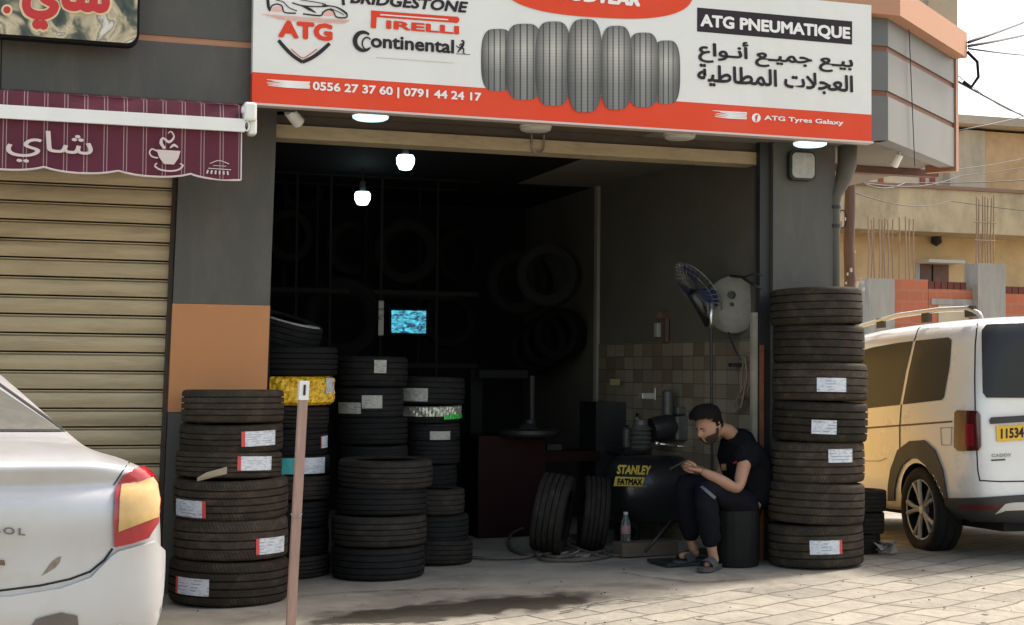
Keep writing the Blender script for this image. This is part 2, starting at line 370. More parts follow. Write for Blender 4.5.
for i in range(n-1):
    for k in range(5):
        t = k/5; p = edge[i].lerp(edge[i+1], t); cols.append((p.x, p.y+random.uniform(-.012, .012)))
cols.append((edge[-1].x, edge[-1].y))
vs = []
for (x, y) in cols:
    for j in range(NY+1):
        yy = y+(YF+5.1-y)*(j/NY)**1.5; vs.append((x, yy, gz(x, yy)-.006 if j else gz(x, yy)-.0105))
ap.add(vs, [[i*(NY+1)+j, (i+1)*(NY+1)+j, (i+1)*(NY+1)+j+1, i*(NY+1)+j+1] for i in range(len(cols)-1) for j in range(NY)])
o = ap.build('concrete_apron', concrete_mat(), smooth=True); tag(o, 'oil stained concrete apron before the shop', kind='structure')
# fragments of raised slab edge and grit
dm = mat('grit', (.09, .07, .05), .9, var=.3, vs=20)
gb = MB()
for _ in range(90):
    px = random.uniform(180, 1020); py = random.uniform(560, 624); p = PG(px, py)
    if p.y > YF-.25 and not (XL < p.x < XR): continue
    r = random.choice([.003, .004, .006]); 
    gb.box((p.x, p.y, p.z+r*.3), (r*random.uniform(1, 2.5), r*1.4, r*.8), random.uniform(0, 3))
tag(gb.build('gravel', dm), 'small grit and crumbs scattered over the paving', 'grit', kind='stuff')

# =================================================================== SHOP BUILDING
shop = thing('shop_building', 'grey and terracotta clad shop front with open tyre workshop', 'building', ((XL+XR)/2, YF, 0))
SB = 4.6                                # top of the cladding
WL = PY(60, 300, YF).x - 3.5            # far left end
XPR = PY(835, 300, YF).x                # right outer wall
# left pier: grey, terracotta band, grey foot
xpl = PY(171, 300, YF).x
z1, z2 = PY(220, 304.5, YF).z, PY(220, 412, YF).z
def slab(b, x0, x1, y0, y1, za, zb): b.box(((x0+x1)/2, (y0+y1)/2, (za+zb)/2), (x1-x0, y1-y0, zb-za))
def xat(z, ta, tb):          # x on the pier front where the edge line through pixels ta, tb is at height z
    A, B = PY(*ta, YF), PY(*tb, YF); return A.x+(B.x-A.x)*(z-A.z)/(B.z-A.z)
el_ = lambda z: xat(z, (178.5, 178), (160, 596)); er_ = lambda z: xat(z, (276, 140), (266.5, 390))
def pier_piece(za, zb, y0, ex=0): 
    b = MB(); b.prism([(el_(za)-ex, y0, za), (er_(za)+ex, y0, za), (er_(zb)+ex, y0, zb), (el_(zb)-ex, y0, zb)], (0, YF+.16-y0, 0)); return b
pier_piece(z1+.002, 3.4, YF).build('pier', M['grey'], shop); pier_piece(-.5, z2-.002, YF+.002, -.001).build('pier', M['grey'], shop)
pier_piece(z2, z1, YF-.004, .002).build('terracotta_panel', M['orange'], shop)
# right pier
xr0 = PY(773, 300, YF).x
b = MB(); slab(b, xr0, XPR, YF, YF+.3, -.3, 3.25); b.build('pier', M['grey'], shop)
b = MB(); slab(b, XR-.03, xr0-.002, YF+.04, YF+.1, -.3, 3.1); b.build('door_jamb', M['dkmetal'], shop)
b = MB(); slab(b, XR-.075, XR-.035, YF+.06, YF+.1, -.3, PY(766, 313, YF+.1).z); b.build('guide_rail', mat('worn_pale_jamb', (.3, .27, .21), .7, var=.2, vs=6), shop)
b = MB(); slab(b, XR-.033, XR-.004, YF+.02, YF+.038, -.3, PY(766, 345, YF).z); b.build('rust_strip', mat('rust', (.2, .07, .03), .8, var=.3, vs=10), shop)
# upper mass
YS = YF*.934; YP = YF*.945
b = MB()
zf0 = PY(120, 96, YP).z                  # bottom of left fascia
zs0 = PY(560, 119, YS).z                 # sign bottom
XC = PY(888, 80, YP).x                   # front corner of the volume
soff = zs0+.05
zseam = PY(195, 41, YP).z
xsl = PY(252, 60, YP).x
fas = MB(); slab(fas, WL, xsl+.3, YP, YP+.2, zf0, zseam-.02); slab(fas, WL, xsl+.3, YP, YP+.2, zseam+.02, 4.6)
fas.build('fascia_panel', M['grey'], shop)
b = MB(); slab(b, WL, xsl+.3, YP+.012, YP+.19, zseam-.021, zseam+.021); b.build('joint_strip', M['cornice'], shop)
for px in (1, ):
    b = MB(); xx = PY(px, 70, YP).x; slab(b, xx-.003, xx+.003, YP-.002, YP+.05, zf0, zseam-.02); b.build('panel_joint', M['black'], shop)
# box above opening (soffit and body behind the sign) down to soff
b = MB(); slab(b, xsl+.302, XC-.01, YP+.06, YF+.5, soff, 4.6); b.build('lintel_wall', mat('brown_soffit', (.1, .075, .05), .8, var=.2, vs=4), shop)
# soffit over the shutter at left
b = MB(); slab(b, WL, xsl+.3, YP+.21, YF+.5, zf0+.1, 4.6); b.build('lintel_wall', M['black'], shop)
# beige beam at top of the opening
zb0, zb1 = PY(520, 151, YF+.1).z, PY(520, 138.5, YF+.1).z
b = MB(); slab(b, XL+.002, XR-.01, YF+.1, YF+.3, zb0, zb1)
b.build('shutter_housing', M['beige'], shop)
b = MB(); slab(b, XL+.002, XPR, YF+.12, YF+.3, zb1+.002, soff-.002); b.build('soffit_board', mat('dark_brown_board', (.07, .055, .04), .8, var=.2), shop)
pp = PY(538, 143, YF+.08)
b = MB(); hs = [(-.045, .06), (-.045, -.035), (-.02, -.07), (.02, -.07), (.045, -.035), (.045, .06)]
b.tube([(pp.x+a, YF+.085, pp.z+c) for a, c in hs], .007, 6); b.build('hasp', M['steel'], shop)
# right volume: front strip + chamfer
ang = radians(39.5); cd = V((cos(ang), sin(ang), 0)); cn = V((sin(ang), -cos(ang), 0))
c0 = V((XC, YP, 0))
def isect_ch(px):      # X along chamfer for pixel column
    d = ray(px, 110); # solve CO + t d on plane through c0 normal cn
    t = (c0-CO).dot(cn)/d.dot(cn); return (CO+d*t-c0).dot(cd)
LCH = isect_ch(954.5)
zlev = [PY(888, y, YP).z for y in (140, 93.6, 49, -2)]
fs = MB(); cs = MB(); js = MB(); jc = MB()
xs_r = PY(868, 80, YP).x
for i in range(3):
    a, c_ = zlev[i]+(.02 if i else 0), zlev[i+1]-.02
    slab(fs, xs_r-.02-.3*0, XC, YP, YP+.12, a, c_)
    cs.prism([c0+cd*.001+V((0, 0, a)), c0+cd*LCH+V((0, 0, a)), c0+cd*LCH+V((0, 0, c_)), c0+cd*.001+V((0, 0, c_))], -cn*.12)
    if i: 
        slab(js, xs_r-.02-.3*0, XC-.01, YP+.015, YP+.11, zlev[i]-.021, zlev[i]+.021)
        jc.prism([c0-cn*.015+cd*.01+V((0, 0, zlev[i]-.021)), c0-cn*.015+cd*LCH+V((0, 0, zlev[i]-.021)), c0-cn*.015+cd*LCH+V((0, 0, zlev[i]+.021)), c0-cn*.015+cd*.01+V((0, 0, zlev[i]+.021))], -cn*.09)
fs.build('fascia_panel', mat('mid_grey_panel', (.11, .112, .105), .5, var=.06), shop); cs.build('chamfer_panel', M['greylit'], shop)
jm = mat('brown_joint', (.20, .085, .045), .7); js.build('joint_strip', jm, shop); jc.build('joint_strip', jm, shop)
e1 = c0+cd*LCH
b = MB(); b.prism([e1+cd*.002+cn*.012+V((0, 0, zlev[0]-.03)), e1+cd*.07+cn*.012+V((0, 0, zlev[0]-.03)), e1+cd*.07+cn*.012+V((0, 0, zlev[3]+.05)), e1+cd*.002+cn*.012+V((0, 0, zlev[3]+.05))], -cn*.25)
b.build('corner_trim', mat('brown_trim_metal', (.3, .14, .08), .6), shop)
# volume underside + body
b = MB(); q = e1-cn*.25
b.prism([(XC-1.6, YP+.125, zlev[0]+.03), (XC-.02, YP+.125, zlev[0]+.03), tuple(e1-cn*.125+V((0, 0, zlev[0]+.03))), (e1.x, YF+3, zlev[0]+.03), (XC-1.6, YF+3, zlev[0]+.03)], (0, 0, 1.6))
b.build('soffit', mat('grey_soffit', (.16, .145, .12), .8, var=.12, vs=3), shop)
b = MB(); p1, p2 = PY(848, 150, YF+.1), PY(1000, 150, YF+.1)
b.box(((XPR+e1.x)/2+.05, YF+.9, zlev[0]-.0), (e1.x-XPR+.1, .1, .055)); b.build('soffit_beam', mat('red_brown_beam', (.11, .05, .035), .7, var=.2), shop)
# cornice
zc0 = zlev[3]-.06 if False else None
zc0 = PY(888, 14.5, YP-.1).z
off = .1
k0 = c0+V((0, -off, 0))+cd*0; kc = V((XC+off*math.tan(ang/2), YP-off, 0))
k1 = V((kc.x, kc.y, 0))+cd*(LCH+.04)
b = MB(); b.prism([(WL, YP-off, zc0), (kc.x, kc.y, zc0), (k1.x, k1.y, zc0), tuple(k1-cn*.35+V((0, 0, zc0))), (k1.x-.35, YF+3, zc0), (WL, YF+3, zc0)], (0, 0, .2))
b.build('cornice', M['cornice'], shop)
# upper storey set back (tall, throws the afternoon shade over the pavement)
zz = zc0+.2
ux = PY(915, 12, YF+1).x
b = MB(); slab(b, WL, ux, YF+.4, YF+8, zz, zz+4.0)
b.build('upper_wall', mat('cream_render', (.42, .35, .24), .8, var=.1, vs=2, dirt=(.25, .2, .13), ds=1.5), shop)
# room shell
zc = PY(520, 150, YF+.3).z+.12
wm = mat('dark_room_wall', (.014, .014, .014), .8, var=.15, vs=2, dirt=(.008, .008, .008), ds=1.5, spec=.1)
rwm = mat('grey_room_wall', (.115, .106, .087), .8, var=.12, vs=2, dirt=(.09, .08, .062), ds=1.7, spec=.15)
XB = PY(597, 300, YF+2.9).x
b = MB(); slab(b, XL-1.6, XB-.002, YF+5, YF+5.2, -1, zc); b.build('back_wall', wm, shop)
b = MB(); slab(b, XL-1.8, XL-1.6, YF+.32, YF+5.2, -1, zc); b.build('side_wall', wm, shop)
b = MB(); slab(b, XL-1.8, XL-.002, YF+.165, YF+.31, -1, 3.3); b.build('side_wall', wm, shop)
wx0 = XR+.06
b = MB(); b.prism([(wx0, YF+.31, -.6), (XPR-.01, YF+.31, -.6), (XPR-.01, YF+5.2, -.6), (XB, YF+5.2, -.6), (XB, YF+2.9, -.6)], (0, 0, zc+.6)); b.build('side_wall', rwm, shop)
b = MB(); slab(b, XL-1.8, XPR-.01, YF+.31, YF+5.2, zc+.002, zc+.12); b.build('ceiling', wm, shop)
# direction of the lighter side wall, for things mounted on it
sw0 = V((wx0, YF+.31, 0)); sw1 = V((XB, YF+2.9, 0)); swd = (sw1-sw0).normalized(); swn = V((-swd.y, swd.x, 0))
if swn.x > 0: swn = -swn
def SW(px, py, off=.0):
    d = ray(px, py); q = sw0+swn*off; t = (q-CO).dot(swn)/d.dot(swn); return CO+d*t
# tiles on lower side wall
zt = (SW(664, 347).z+SW(753, 334).z)/2
tm = mat('beige_tiles', (.2, .17, .125), .5, var=.15, vs=3); nt = tm.node_tree; L = nt.links
br = nd(nt, 'ShaderNodeTexBrick'); tcn = nd(nt, 'ShaderNodeUVMap'); L.new(tcn.outputs[0], br.inputs[0]); br.offset = 0; br.inputs['Scale'].default_value = 1
br.inputs['Brick Width'].default_value = .17; br.inputs['Row Height'].default_value = .11; br.inputs['Mortar Size'].default_value = .004
br.inputs['Color1'].default_value = (.26, .22, .155, 1); br.inputs['Color2'].default_value = (.11, .075, .045, 1); br.inputs['Mortar'].default_value = (.09, .08, .06, 1); br.inputs['Bias'].default_value = -.25
L.new(br.outputs[0], nt.nodes['Principled BSDF'].inputs['Base Color'])
b = MB(); Lw = (sw1-sw0).length
a0_, a1_ = sw0+swn*.012+swd*.02, sw1+swn*.012
vv = b.add([a0_+V((0, 0, -.4)), a1_+V((0, 0, -.4)), a1_+V((0, 0, zt)), a0_+V((0, 0, zt))], [(0, 1, 2, 3)])
lay = b.bm.loops.layers.uv.verify()
for f in b.bm.faces:
    for l, uvv in zip(f.loops, ((0, 0), (Lw, 0), (Lw, zt+.4), (0, zt+.4))): l[lay].uv = uvv
b.build('tile_panel', tm, shop)
b = MB(); q = sw1+swn*.002; b.prism([q+swn*.03+swd*-.06+V((0, 0, -.4)), q+swn*.03+V((0, 0, -.4)), q+swn*.0+V((0, 0, -.4)), q+swd*-.06+V((0, 0, -.4))], (0, 0, zc+.39)); b.build('corner_pilaster', mat('pale_pilaster', (.25, .235, .2), .8, var=.1), shop)
# fallback: mass behind (so the building is solid from the side)
b = MB(); slab(b, XPR-.14, XPR-.012, YF+.31, YF+8, zc+.1, zlev[0]+.02); b.build('outer_wall', M['beige'], shop)
b = MB(); slab(b, XPR-.008, XPR+.03, YF+.3, YF+8, -1.2, zlev[0]+.02); b.build('outer_wall', mat('ochre_render', (.7, .46, .15), .8, var=.1), shop)
# shutter of the left shop
def roller_shutter():
    t = thing('roller_shutter', 'closed tan metal roller shutter under the burgundy awning', 'shutter', (xpl-1.5, YF+.08, gz(-2, YF)))
    b = MB(); Y0 = YF+.1; x0, x1 = WL, xpl+.06
    pitch = (PY(90, 184, Y0).z-PY(90, 407.5, Y0).z)/12; z = PY(90, 184, Y0).z+pitch*2; z = z; prof = []
    k = 0
    while z > -.2:
        # groove pair then bulged slat
        for (dy, dz) in ((.03, 0), (.03, -.009), (.0, -.011), (.0, -.017), (.028, -.019), (.028, -.026)): prof.append((Y0+dy, z+dz))
        for q in range(7):
            u = q/6; prof.append((Y0-.010*sin(pi*min(1, u*1.05))-.004*(1-u), z-.027-(pitch-.027)*u*.995))
        z -= pitch; k += 1
    n = len(prof); XN = 12
    vs = [(x0+(x1-x0)*i/XN, y, zz_) for i in range(XN+1) for (y, zz_) in prof]
    b.add(vs, [[i*n+j, (i+1)*n+j, (i+1)*n+j+1, i*n+j+1] for i in range(XN) for j in range(n-1)])
    sm = mat('tan_shutter', (.45, .355, .21), .55, .1, var=.15, vs=3, dirt=(.25, .19, .11), ds=2.2, da=.7, stretch=(.5, 1, 5), bump=.1, bs=14)
    b.build('curtain', sm, t, angle=40)
    b = MB(); b.prism([(el_(-.4)-.03, YF+.05, -.4), (el_(-.4)-.004, YF+.05, -.4), (el_(3)-.004, YF+.05, 3), (el_(3)-.03, YF+.05, 3)], (0, .07, 0)); b.build('guide_rail', mat('rusty_rail', (.05, .035, .025), .7, var=.3, vs=10), t)
    b = MB(); slab(b, x0, x1, YF+.13, YF+.16, -.4, 3.2); b.build('backing_panel', M['black'], t)
roller_shutter()
# =================================================================== MAIN SIGN
def S(px, py, l=0): return PY(px, py, YS-l)
OUT = (0, -1, 0)
sx0, sx1 = (S(254, 0).x+S(251.6, 102).x)/2, (S(870.5, 10).x+S(872.3, 141).x)/2
sz0 = (S(252, 102.5).z+S(872, 141.5).z)/2; szb = (S(252, 71).z+S(872, 115.5).z)/2; sz1 = S(870, 5).z
sign = thing('shop_sign', 'large white and red tyre shop sign with tyre picture and phone numbers', 'sign', ((sx0+sx1)/2, YS, sz0))
b = MB(); slab(b, sx0, sx1, YS, YS+.075, szb, sz1); b.build('board', M['signwhite'], sign)
b = MB(); slab(b, sx0, sx1, YS-.001, YS+.074, sz0, szb-.0005); b.build('red_band', M['signred'], sign)
b = MB(); slab(b, sx0-.012, sx1+.012, YS-.008, YS+.078, sz0-.014, sz0-.0005); b.build('edge_frame', mat('sign_edge', (.6, .5, .45), .4), sign)
# correction of picture slope: the band line gives the sign's own horizontal
def sl(x): return None
def SP(px, py):      # sign-plane point with the photograph's small skew of the lines removed
    p = S(px, py); u = (p.x-sx0)/(sx1-sx0)
    # local vertical map between the band line and the bottom line at this u
    yb = 71+(115.5-71)*((px-252)/620); y0 = 102.5+(141.5-102.5)*((px-252)/620)
    t = (y0-py)/(y0-yb); return V((p.x, YS, sz0+(szb-sz0)*t))
def st(name, body, x0, yb0, x1, yb1, ytop, m, **k):
    P0, P1 = SP(x0, yb0), SP(x1, yb1); P2 = SP(x0, ytop); zb = (P0.z+P1.z)/2
    h = P2.z-P0.z; P0.z = P1.z = zb
    return lettering(name, body, sign, P0, P1, P0+V((0, 0, h)), m, OUT, **k)
st('lettering', '0556 27 37 60 | 0791 44 24 17', 312.5, 93.5, 481, 102.5, 82, M['inkwhite'], bold=.035)
st('lettering', 'ATG', 278, 36.3, 332.5, 39.5, 18, M['inkred'], bold=.055)
st('lettering', 'PIRELLI', 385, 27.5, 459, 33.5, 14.5, M['inkred'], bold=.07) if False else None
st('lettering', 'IRELLI', 386, 27.3, 459, 33.5, 18.6, M['inkred'], bold=.04)
st('lettering', 'ontinental', 370.5, 47, 454, 52.5, 32.5, M['ink'], bold=.032)
st('lettering', 'BRIDGESTONE', 350, 3, 468, 10, -9, M['ink'], bold=.038, shear=.2)
st('lettering', 'ATG PNEUMATIQUE', 700, 30, 850, 43.5, 15.5, M['inkwhite'], bold=.045)
st('lettering', 'ATG Tyres Galaxy', 764, 121, 843, 127.5, 115, M['inkwhite'], bold=.03)
st('lettering', arabic('بيـع جميـع أنـواع'), 698, 63, 853, 76, 39, M['ink'], bold=.03)
st('lettering', arabic('العجلات المطاطية'), 697, 88, 853, 96, 66, M['ink'], bold=.03)
def flat(name, pts, m, lift=.003, thick=.0015, parent=None):
    b = MB(); b.prism([V((p[0].x if isinstance(p[0], Vector) else p[0], 0, 0)) for p in []], (0, 0, 0)) if False else None
    b.prism([SP(*p)+V((0, -lift, 0)) for p in pts], (0, -thick, 0)); return b.build(name, m, parent or sign)
def smooth2(pts, w, k=4):
    """Catmull-Rom through the points, widths interpolated"""
    n = len(pts); ws = list(w) if isinstance(w, (list, tuple)) else [w]*n
    if n < 3: return pts, ws
    P = []; W_s = []
    for i in range(n-1):
        a, b_, c_, d_ = pts[max(0, i-1)], pts[i], pts[i+1], pts[min(n-1, i+2)]
        for j in range(k):
            t = j/k; P.append(tuple(.5*(2*b_[q]+(c_[q]-a[q])*t+(2*a[q]-5*b_[q]+4*c_[q]-d_[q])*t*t+(3*b_[q]-a[q]-3*c_[q]+d_[q])*t**3) for q in (0, 1))); W_s.append(ws[i]+(ws[i+1]-ws[i])*t)
    return P+[pts[-1]], W_s+[ws[-1]]
# dark box behind PNEUMATIQUE
q0, q1 = SP(697, 33), SP(852, 46.5); zb_ = (q0.z+q1.z)/2; zt_ = (SP(697, 9).z+SP(852, 24).z)/2
b = MB(); slab(b, q0.x, q1.x, YS-.0022, YS-.0006, zb_, zt_); b.build('name_box', M['ink'], sign)
# the long P bar and stem
b = MB()
def strip(b, pts, w, lift=.003, th=.0012, taper=False):
    pts, w = smooth2(pts, w); P = [SP(*p) for p in pts]; n = len(P); a = []; c = []
    for i, p in enumerate(P):
        d = (P[min(i+1, n-1)]-P[max(0, i-1)]); d.y = 0; d.normalize(); nn = V((-d.z, 0, d.x))
        ww = (w if not isinstance(w, (list, tuple)) else w[i])*FPX**-1*9.2/2
        a.append(p+nn*ww+V((0, -lift, 0))); c.append(p-nn*ww+V((0, -lift, 0)))
    for i in range(n-1): b.prism([a[i], a[i+1], c[i+1], c[i]], (0, -th, 0))
    return b
strip(b, [(371, 11.6), (456, 18.6)], 6.4); strip(b, [(374.2, 9), (373.2, 26.6)], 5.6, .0034)
b.prism([SP(456+3.3*cos(k*pi/10), 18.7-3.3*sin(k*pi/10))+V((0, -.0036, 0)) for k in range(20)], (0, -.001, 0))
b.build('logo_mark', M['inkred'], sign)
b = MB(); strip(b, [(380, 12.9), (448, 18.6)], 1.3, .0052); b.build('logo_slit', M['signwhite'], sign)
# big C of the tyre brand
b = MB(); cpts = []
for k in range(19):
    a = radians(50+k*260/18); cpts.append((363.5+8.6*cos(a), 40-9.3*sin(a)+.05*(8*cos(a))))
strip(b, cpts, [2.2+2.6*sin(pi*k/18) for k in range(19)], .0034)
cp2 = []
for k in range(15):
    a = radians(40+k*280/14); cp2.append((366.8+4.6*cos(a), 42.2-6.1*sin(a)))
strip(b, cp2, 1.5, .0042)
# rearing horse
strip(b, [(457.5, 51.8), (459.5, 49), (461.5, 46.3), (463, 43.3), (463.6, 41), (462.2, 39.8), (461, 40.6)], [1, 1.8, 3, 2.8, 1.8, 1.6, .8], .0034)
strip(b, [(463.8, 43.5), (460.5, 43.3), (459.2, 45.2)], [1.2, 1, .6], .004); strip(b, [(461.5, 46.5), (463.6, 49), (463, 52.2), (465, 52.6)], [2.2, 1.4, 1, .7], .0044); strip(b, [(460.5, 47.5), (457, 46), (456, 44.5)], [1.2, .9, .5], .0048)
strip(b, [(456, 53), (470, 54)], .5, .003)
b.build('logo_mark', M['ink'], sign)
b = MB(); strip(b, [(376, 56.6), (454, 62.6)], .35); b.build('thin_rule', mat('ink_grey', (.4, .4, .38), .5), sign)
# shield below ATG
b = MB(); strip(b, [(278.5, 38.5), (285, 46.5), (293.5, 55), (302.5, 61)], [3.4, 3.8, 3.6, 3.6]); strip(b, [(302.5, 61), (312, 56.5), (321.5, 49.5), (329.5, 42)], [3.6, 3.6, 3.8, 3.4], .0036)
b.build('shield', M['ink'], sign)
b = MB(); strip(b, [(291, 47.5), (297, 53), (302.8, 56.8), (309, 53.5), (317, 47.8)], .8); b.build('shield_line', M['inkred'], sign)
# car drawing above ATG
b = MB()
for pts, w in [([(267.5, -6), (268.5, 4), (270, 8.5)], [3, 3, 1.5]), ([(270, 7), (272, 3), (277, 1.2), (282, 3.5), (284.5, 9.8), (296, 10.8)], 1.3), ([(276, -3), (283, -1), (289, 5), (297, 8.5)], .9),
               ([(292, 0), (303, 3.2), (320, 4.2), (330, 3.5)], 1.2), ([(300, 2.5), (309, 6.5), (316, 10.5)], [.5, 3, .6]), ([(300, -3), (318, 0), (326, 2)], .8),
               ([(303, 11.5), (320, 13.5), (323, 10), (328, 7.2), (333, 8.8), (336.5, 15), (346, 15.5), (347, 12)], 1.4), ([(322, 2.5), (335, 4.5), (342, 8), (347, 12)], [1, 1.2, 2, 2.2]), ([(330, 6), (338, 9.5), (344, 13)], .7), ([(343, -3), (343.5, 3)], 3)]:
    strip(b, pts, w, random.uniform(.003, .0045))
b.build('car_drawing', M['ink'], sign)
b = MB()
for cx, cy in ((277, 8.5), (329, 13)):
    b.prism([SP(cx+5.3*cos(a*pi/9), cy-4.6*sin(a*pi/9) if a <= 9 else cy+3.2)+V((0, -.003, 0)) for a in range(0, 10)], (0, -.001, 0))
for y in (0, 1.6, 3.2, 4.8): strip(b, [(262+y*3, 11.6+y*.9), (300, 14.8+y*.9), (350-y, 18.4+y*.6)], .55)
b.build('car_drawing', M['inkpale'], sign)
# brush strokes beside numbers
def brush(x0, x1, yc, nstr):
    b = MB()
    for k in range(nstr):
        yy = yc-3.6+k*7.4/nstr; s = random.uniform(0, 5)
        strip(b, [(x0+s+(0 if k != 1 else 4), yy), ((x0+x1)/2, yy+(x1-x0)*.033+.3), (x1-random.uniform(0, 1), yy+(x1-x0)*.065)], [.4, 1.5, 1.2], .003+k*.0002)
    return b.build('brush_stroke', M['inkwhite'], sign)
brush(264, 310, 82.5, 5); brush(712, 747, 114.5, 5)
b = MB(); b.prism([SP(756+4.4*cos(a*pi/12), 118.2-4.4*sin(a*pi/12))+V((0, -.003, 0)) for a in range(24)], (0, -.001, 0)); b.build('round_emblem', M['inkwhite'], sign)
st('lettering', 'f', 754.6, 122, 757.8, 122, 115.2, M['inkred'], bold=.03, lift=.005)
# red oval with the white brand name, cut by the sign's upper part
b = MB(); ov = []
for k in range(64):
    a = 2*pi*k/64; e = 2.6; cx, cy = 597, -14
    x = cx+(96)*abs(cos(a))**(2/e)*(1 if cos(a) > 0 else -1); y = cy+31.5*abs(sin(a))**(2/e)*(1 if sin(a) > 0 else -1)+(x-cx)*.072
    ov.append(SP(x, y))
b.prism([p+V((0, -.003, 0)) for p in ov], (0, -.0015, 0)); b.build('oval_emblem', M['signred'], sign)
st('lettering', 'GOODYEAR', 540, -1.5, 640, 6.5, -15, M['inkwhite'], bold=.07, shear=.18, lift=.006)
# printed tyres (flat print): grey ink shaded as printed
tp = mat('printed_tyre', (.3, .3, .28), .4); nt = tp.node_tree; L = nt.links
uvn = nd(nt, 'ShaderNodeUVMap'); sp = nd(nt, 'ShaderNodeSeparateXYZ'); L.new(uvn.outputs[0], sp.inputs[0])
cr = nd(nt, 'ShaderNodeValToRGB'); el = cr.color_ramp; el.interpolation = 'LINEAR'
el.elements[0].position = 0; el.elements[0].color = (.05, .047, .042, 1); el.elements[1].position = 1; el.elements[1].color = (.06, .057, .05, 1)
G_ = lambda v: (v, v*.97, v*.9, 1)
def stop(p, v):
    e = el.elements.new(p); e.color = G_(v)
for p, v in ((.12, .16), (.2, .22), (.215, .06), (.235, .06), (.25, .26), (.37, .34), (.385, .07), (.41, .07), (.425, .38), (.55, .42), (.565, .08), (.59, .08), (.605, .36), (.72, .3), (.735, .07), (.755, .07), (.77, .24), (.9, .15)): stop(p, v)
L.new(sp.outputs[0], cr.inputs[0])
mu = nd(nt, 'ShaderNodeMath', operation='MULTIPLY'); mu.inputs[1].default_value = 26; L.new(sp.outputs[1], mu.inputs[0])
fr = nd(nt, 'ShaderNodeMath', operation='FRACT'); L.new(mu.outputs[0], fr.inputs[0])
g2 = nd(nt, 'ShaderNodeMapRange'); g2.inputs['From Min'].default_value = .1; g2.inputs['From Max'].default_value = .3; g2.inputs['To Min'].default_value = .82; g2.inputs['To Max'].default_value = 1; L.new(fr.outputs[0], g2.inputs[0])
vr = nd(nt, 'ShaderNodeValToRGB'); vr.color_ramp.elements[0].color = (.5, .5, .5, 1); vr.color_ramp.elements[1].color = (.45, .45, .45, 1); e = vr.color_ramp.elements.new(.68); e.color = (1.25, 1.22, 1.15, 1); e = vr.color_ramp.elements.new(.3); e.color = (.6, .6, .58, 1)
L.new(sp.outputs[1], vr.inputs[0])
m1 = nd(nt, 'ShaderNodeMix', data_type='RGBA', blend_type='MULTIPLY'); m1.inputs[0].default_value = 1; L.new(cr.outputs[0], m1.inputs[6]); L.new(g2.outputs[0], m1.inputs[7])
m2 = nd(nt, 'ShaderNodeMix', data_type='RGBA', blend_type='MULTIPLY'); m2.inputs[0].default_value = 1; L.new(m1.outputs[2], m2.inputs[6]); L.new(vr.outputs[0], m2.inputs[7])
L.new(m2.outputs[2], nt.nodes['Principled BSDF'].inputs['Base Color'])
ty = [(481, 514, 28, 91, 0), (505, 543, 23, 100, 1), (535, 571, 21, 106, 2), (567, 602, 19, 112.5, 4), (600, 632, 26, 110, 3), (627, 659, 33, 107.5, 2), (652, 680, 41, 104.5, 1)]
for (x0, x1, y0, y1, lv) in ty:
    b = MB(); lay = b.bm.loops.layers.uv.verify(); N = 40; cx = (x0+x1)/2; cy = (y0+y1)/2; pts = []
    for k in range(N):
        a = 2*pi*k/N; ca, sa = cos(a), sin(a); e = 3.6
        dx = abs(ca)**(2/e)*(1 if ca > 0 else -1); dy = abs(sa)**(2/3.0)*(1 if sa > 0 else -1); pts.append((cx+dx*(x1-x0)/2, cy-dy*(y1-y0)/2, dx, dy))
    vs = [b.bm.verts.new(SP(p[0], p[1])+V((0, -.0025-.0012*lv, 0))) for p in pts]
    f = b.bm.faces.new(vs)
    for l, p in zip(f.loops, pts): l[lay].uv = (.5+p[2]/2, .5+p[3]/2)
    b.build('printed_tyre', tp, sign)

# =================================================================== LEFT BILLBOARD (shaay)
YB = YF*.926
def B_(px, py): return PY(px, py, YB)
b0, b1 = B_(-70, 0), B_(137, 20)
bb = thing('cafe_sign', 'food photo sign board with red Arabic lettering outlined in cream', 'sign', ((b0.x+b1.x)/2, YB, B_(60, 40).z))
zlo, zhi = B_(60, 38.5).z, B_(60, -70).z
poly = rrect(b1.x-b0.x, zhi-zlo, .06, 6, (b0.x+b1.x)/2, (zlo+zhi)/2)
b = MB(); b.prism([(x, YB-.0, z) for x, z in rrect(b1.x-b0.x+.03, zhi-zlo+.03, .07, 6, (b0.x+b1.x)/2, (zlo+zhi)/2)], (0, .08, 0)); b.build('frame', M['black'], bb)
fm = mat('food_print', (.35, .3, .2), .3); nt = fm.node_tree; L = nt.links
tcn = nd(nt, 'ShaderNodeTexCoord'); n1 = nd(nt, 'ShaderNodeTexNoise'); n1.inputs['Scale'].default_value = 4; n1.inputs['Detail'].default_value = 7; n1.inputs['Distortion'].default_value = 1.5; L.new(tcn.outputs['Object'], n1.inputs[0])
cr = nd(nt, 'ShaderNodeValToRGB'); cr.color_ramp.elements[0].position = .36; cr.color_ramp.elements[0].color = (.02, .03, .02, 1); cr.color_ramp.elements[1].position = .75; cr.color_ramp.elements[1].color = (.65, .6, .5, 1)
for p, c in ((.44, (.07, .08, .05)), (.5, (.4, .33, .2)), (.56, (.55, .47, .3)), (.6, (.2, .16, .1)), (.66, (.62, .58, .5))):
    e = cr.color_ramp.elements.new(p); e.color = (*c, 1)
L.new(n1.outputs['Fac'], cr.inputs[0]); L.new(cr.outputs[0], nt.nodes['Principled BSDF'].inputs['Base Color'])
b = MB(); b.prism([(x, YB-.012, z) for x, z in poly], (0, .01, 0)); b.build('photo_panel', fm, bb)
body = arabic('شاي'); cream = mat('cream_ink', (.72, .55, .32), .4)
P0, P1, P2 = B_(22, 29), B_(110, 24), B_(22, -34); P1.z = P0.z
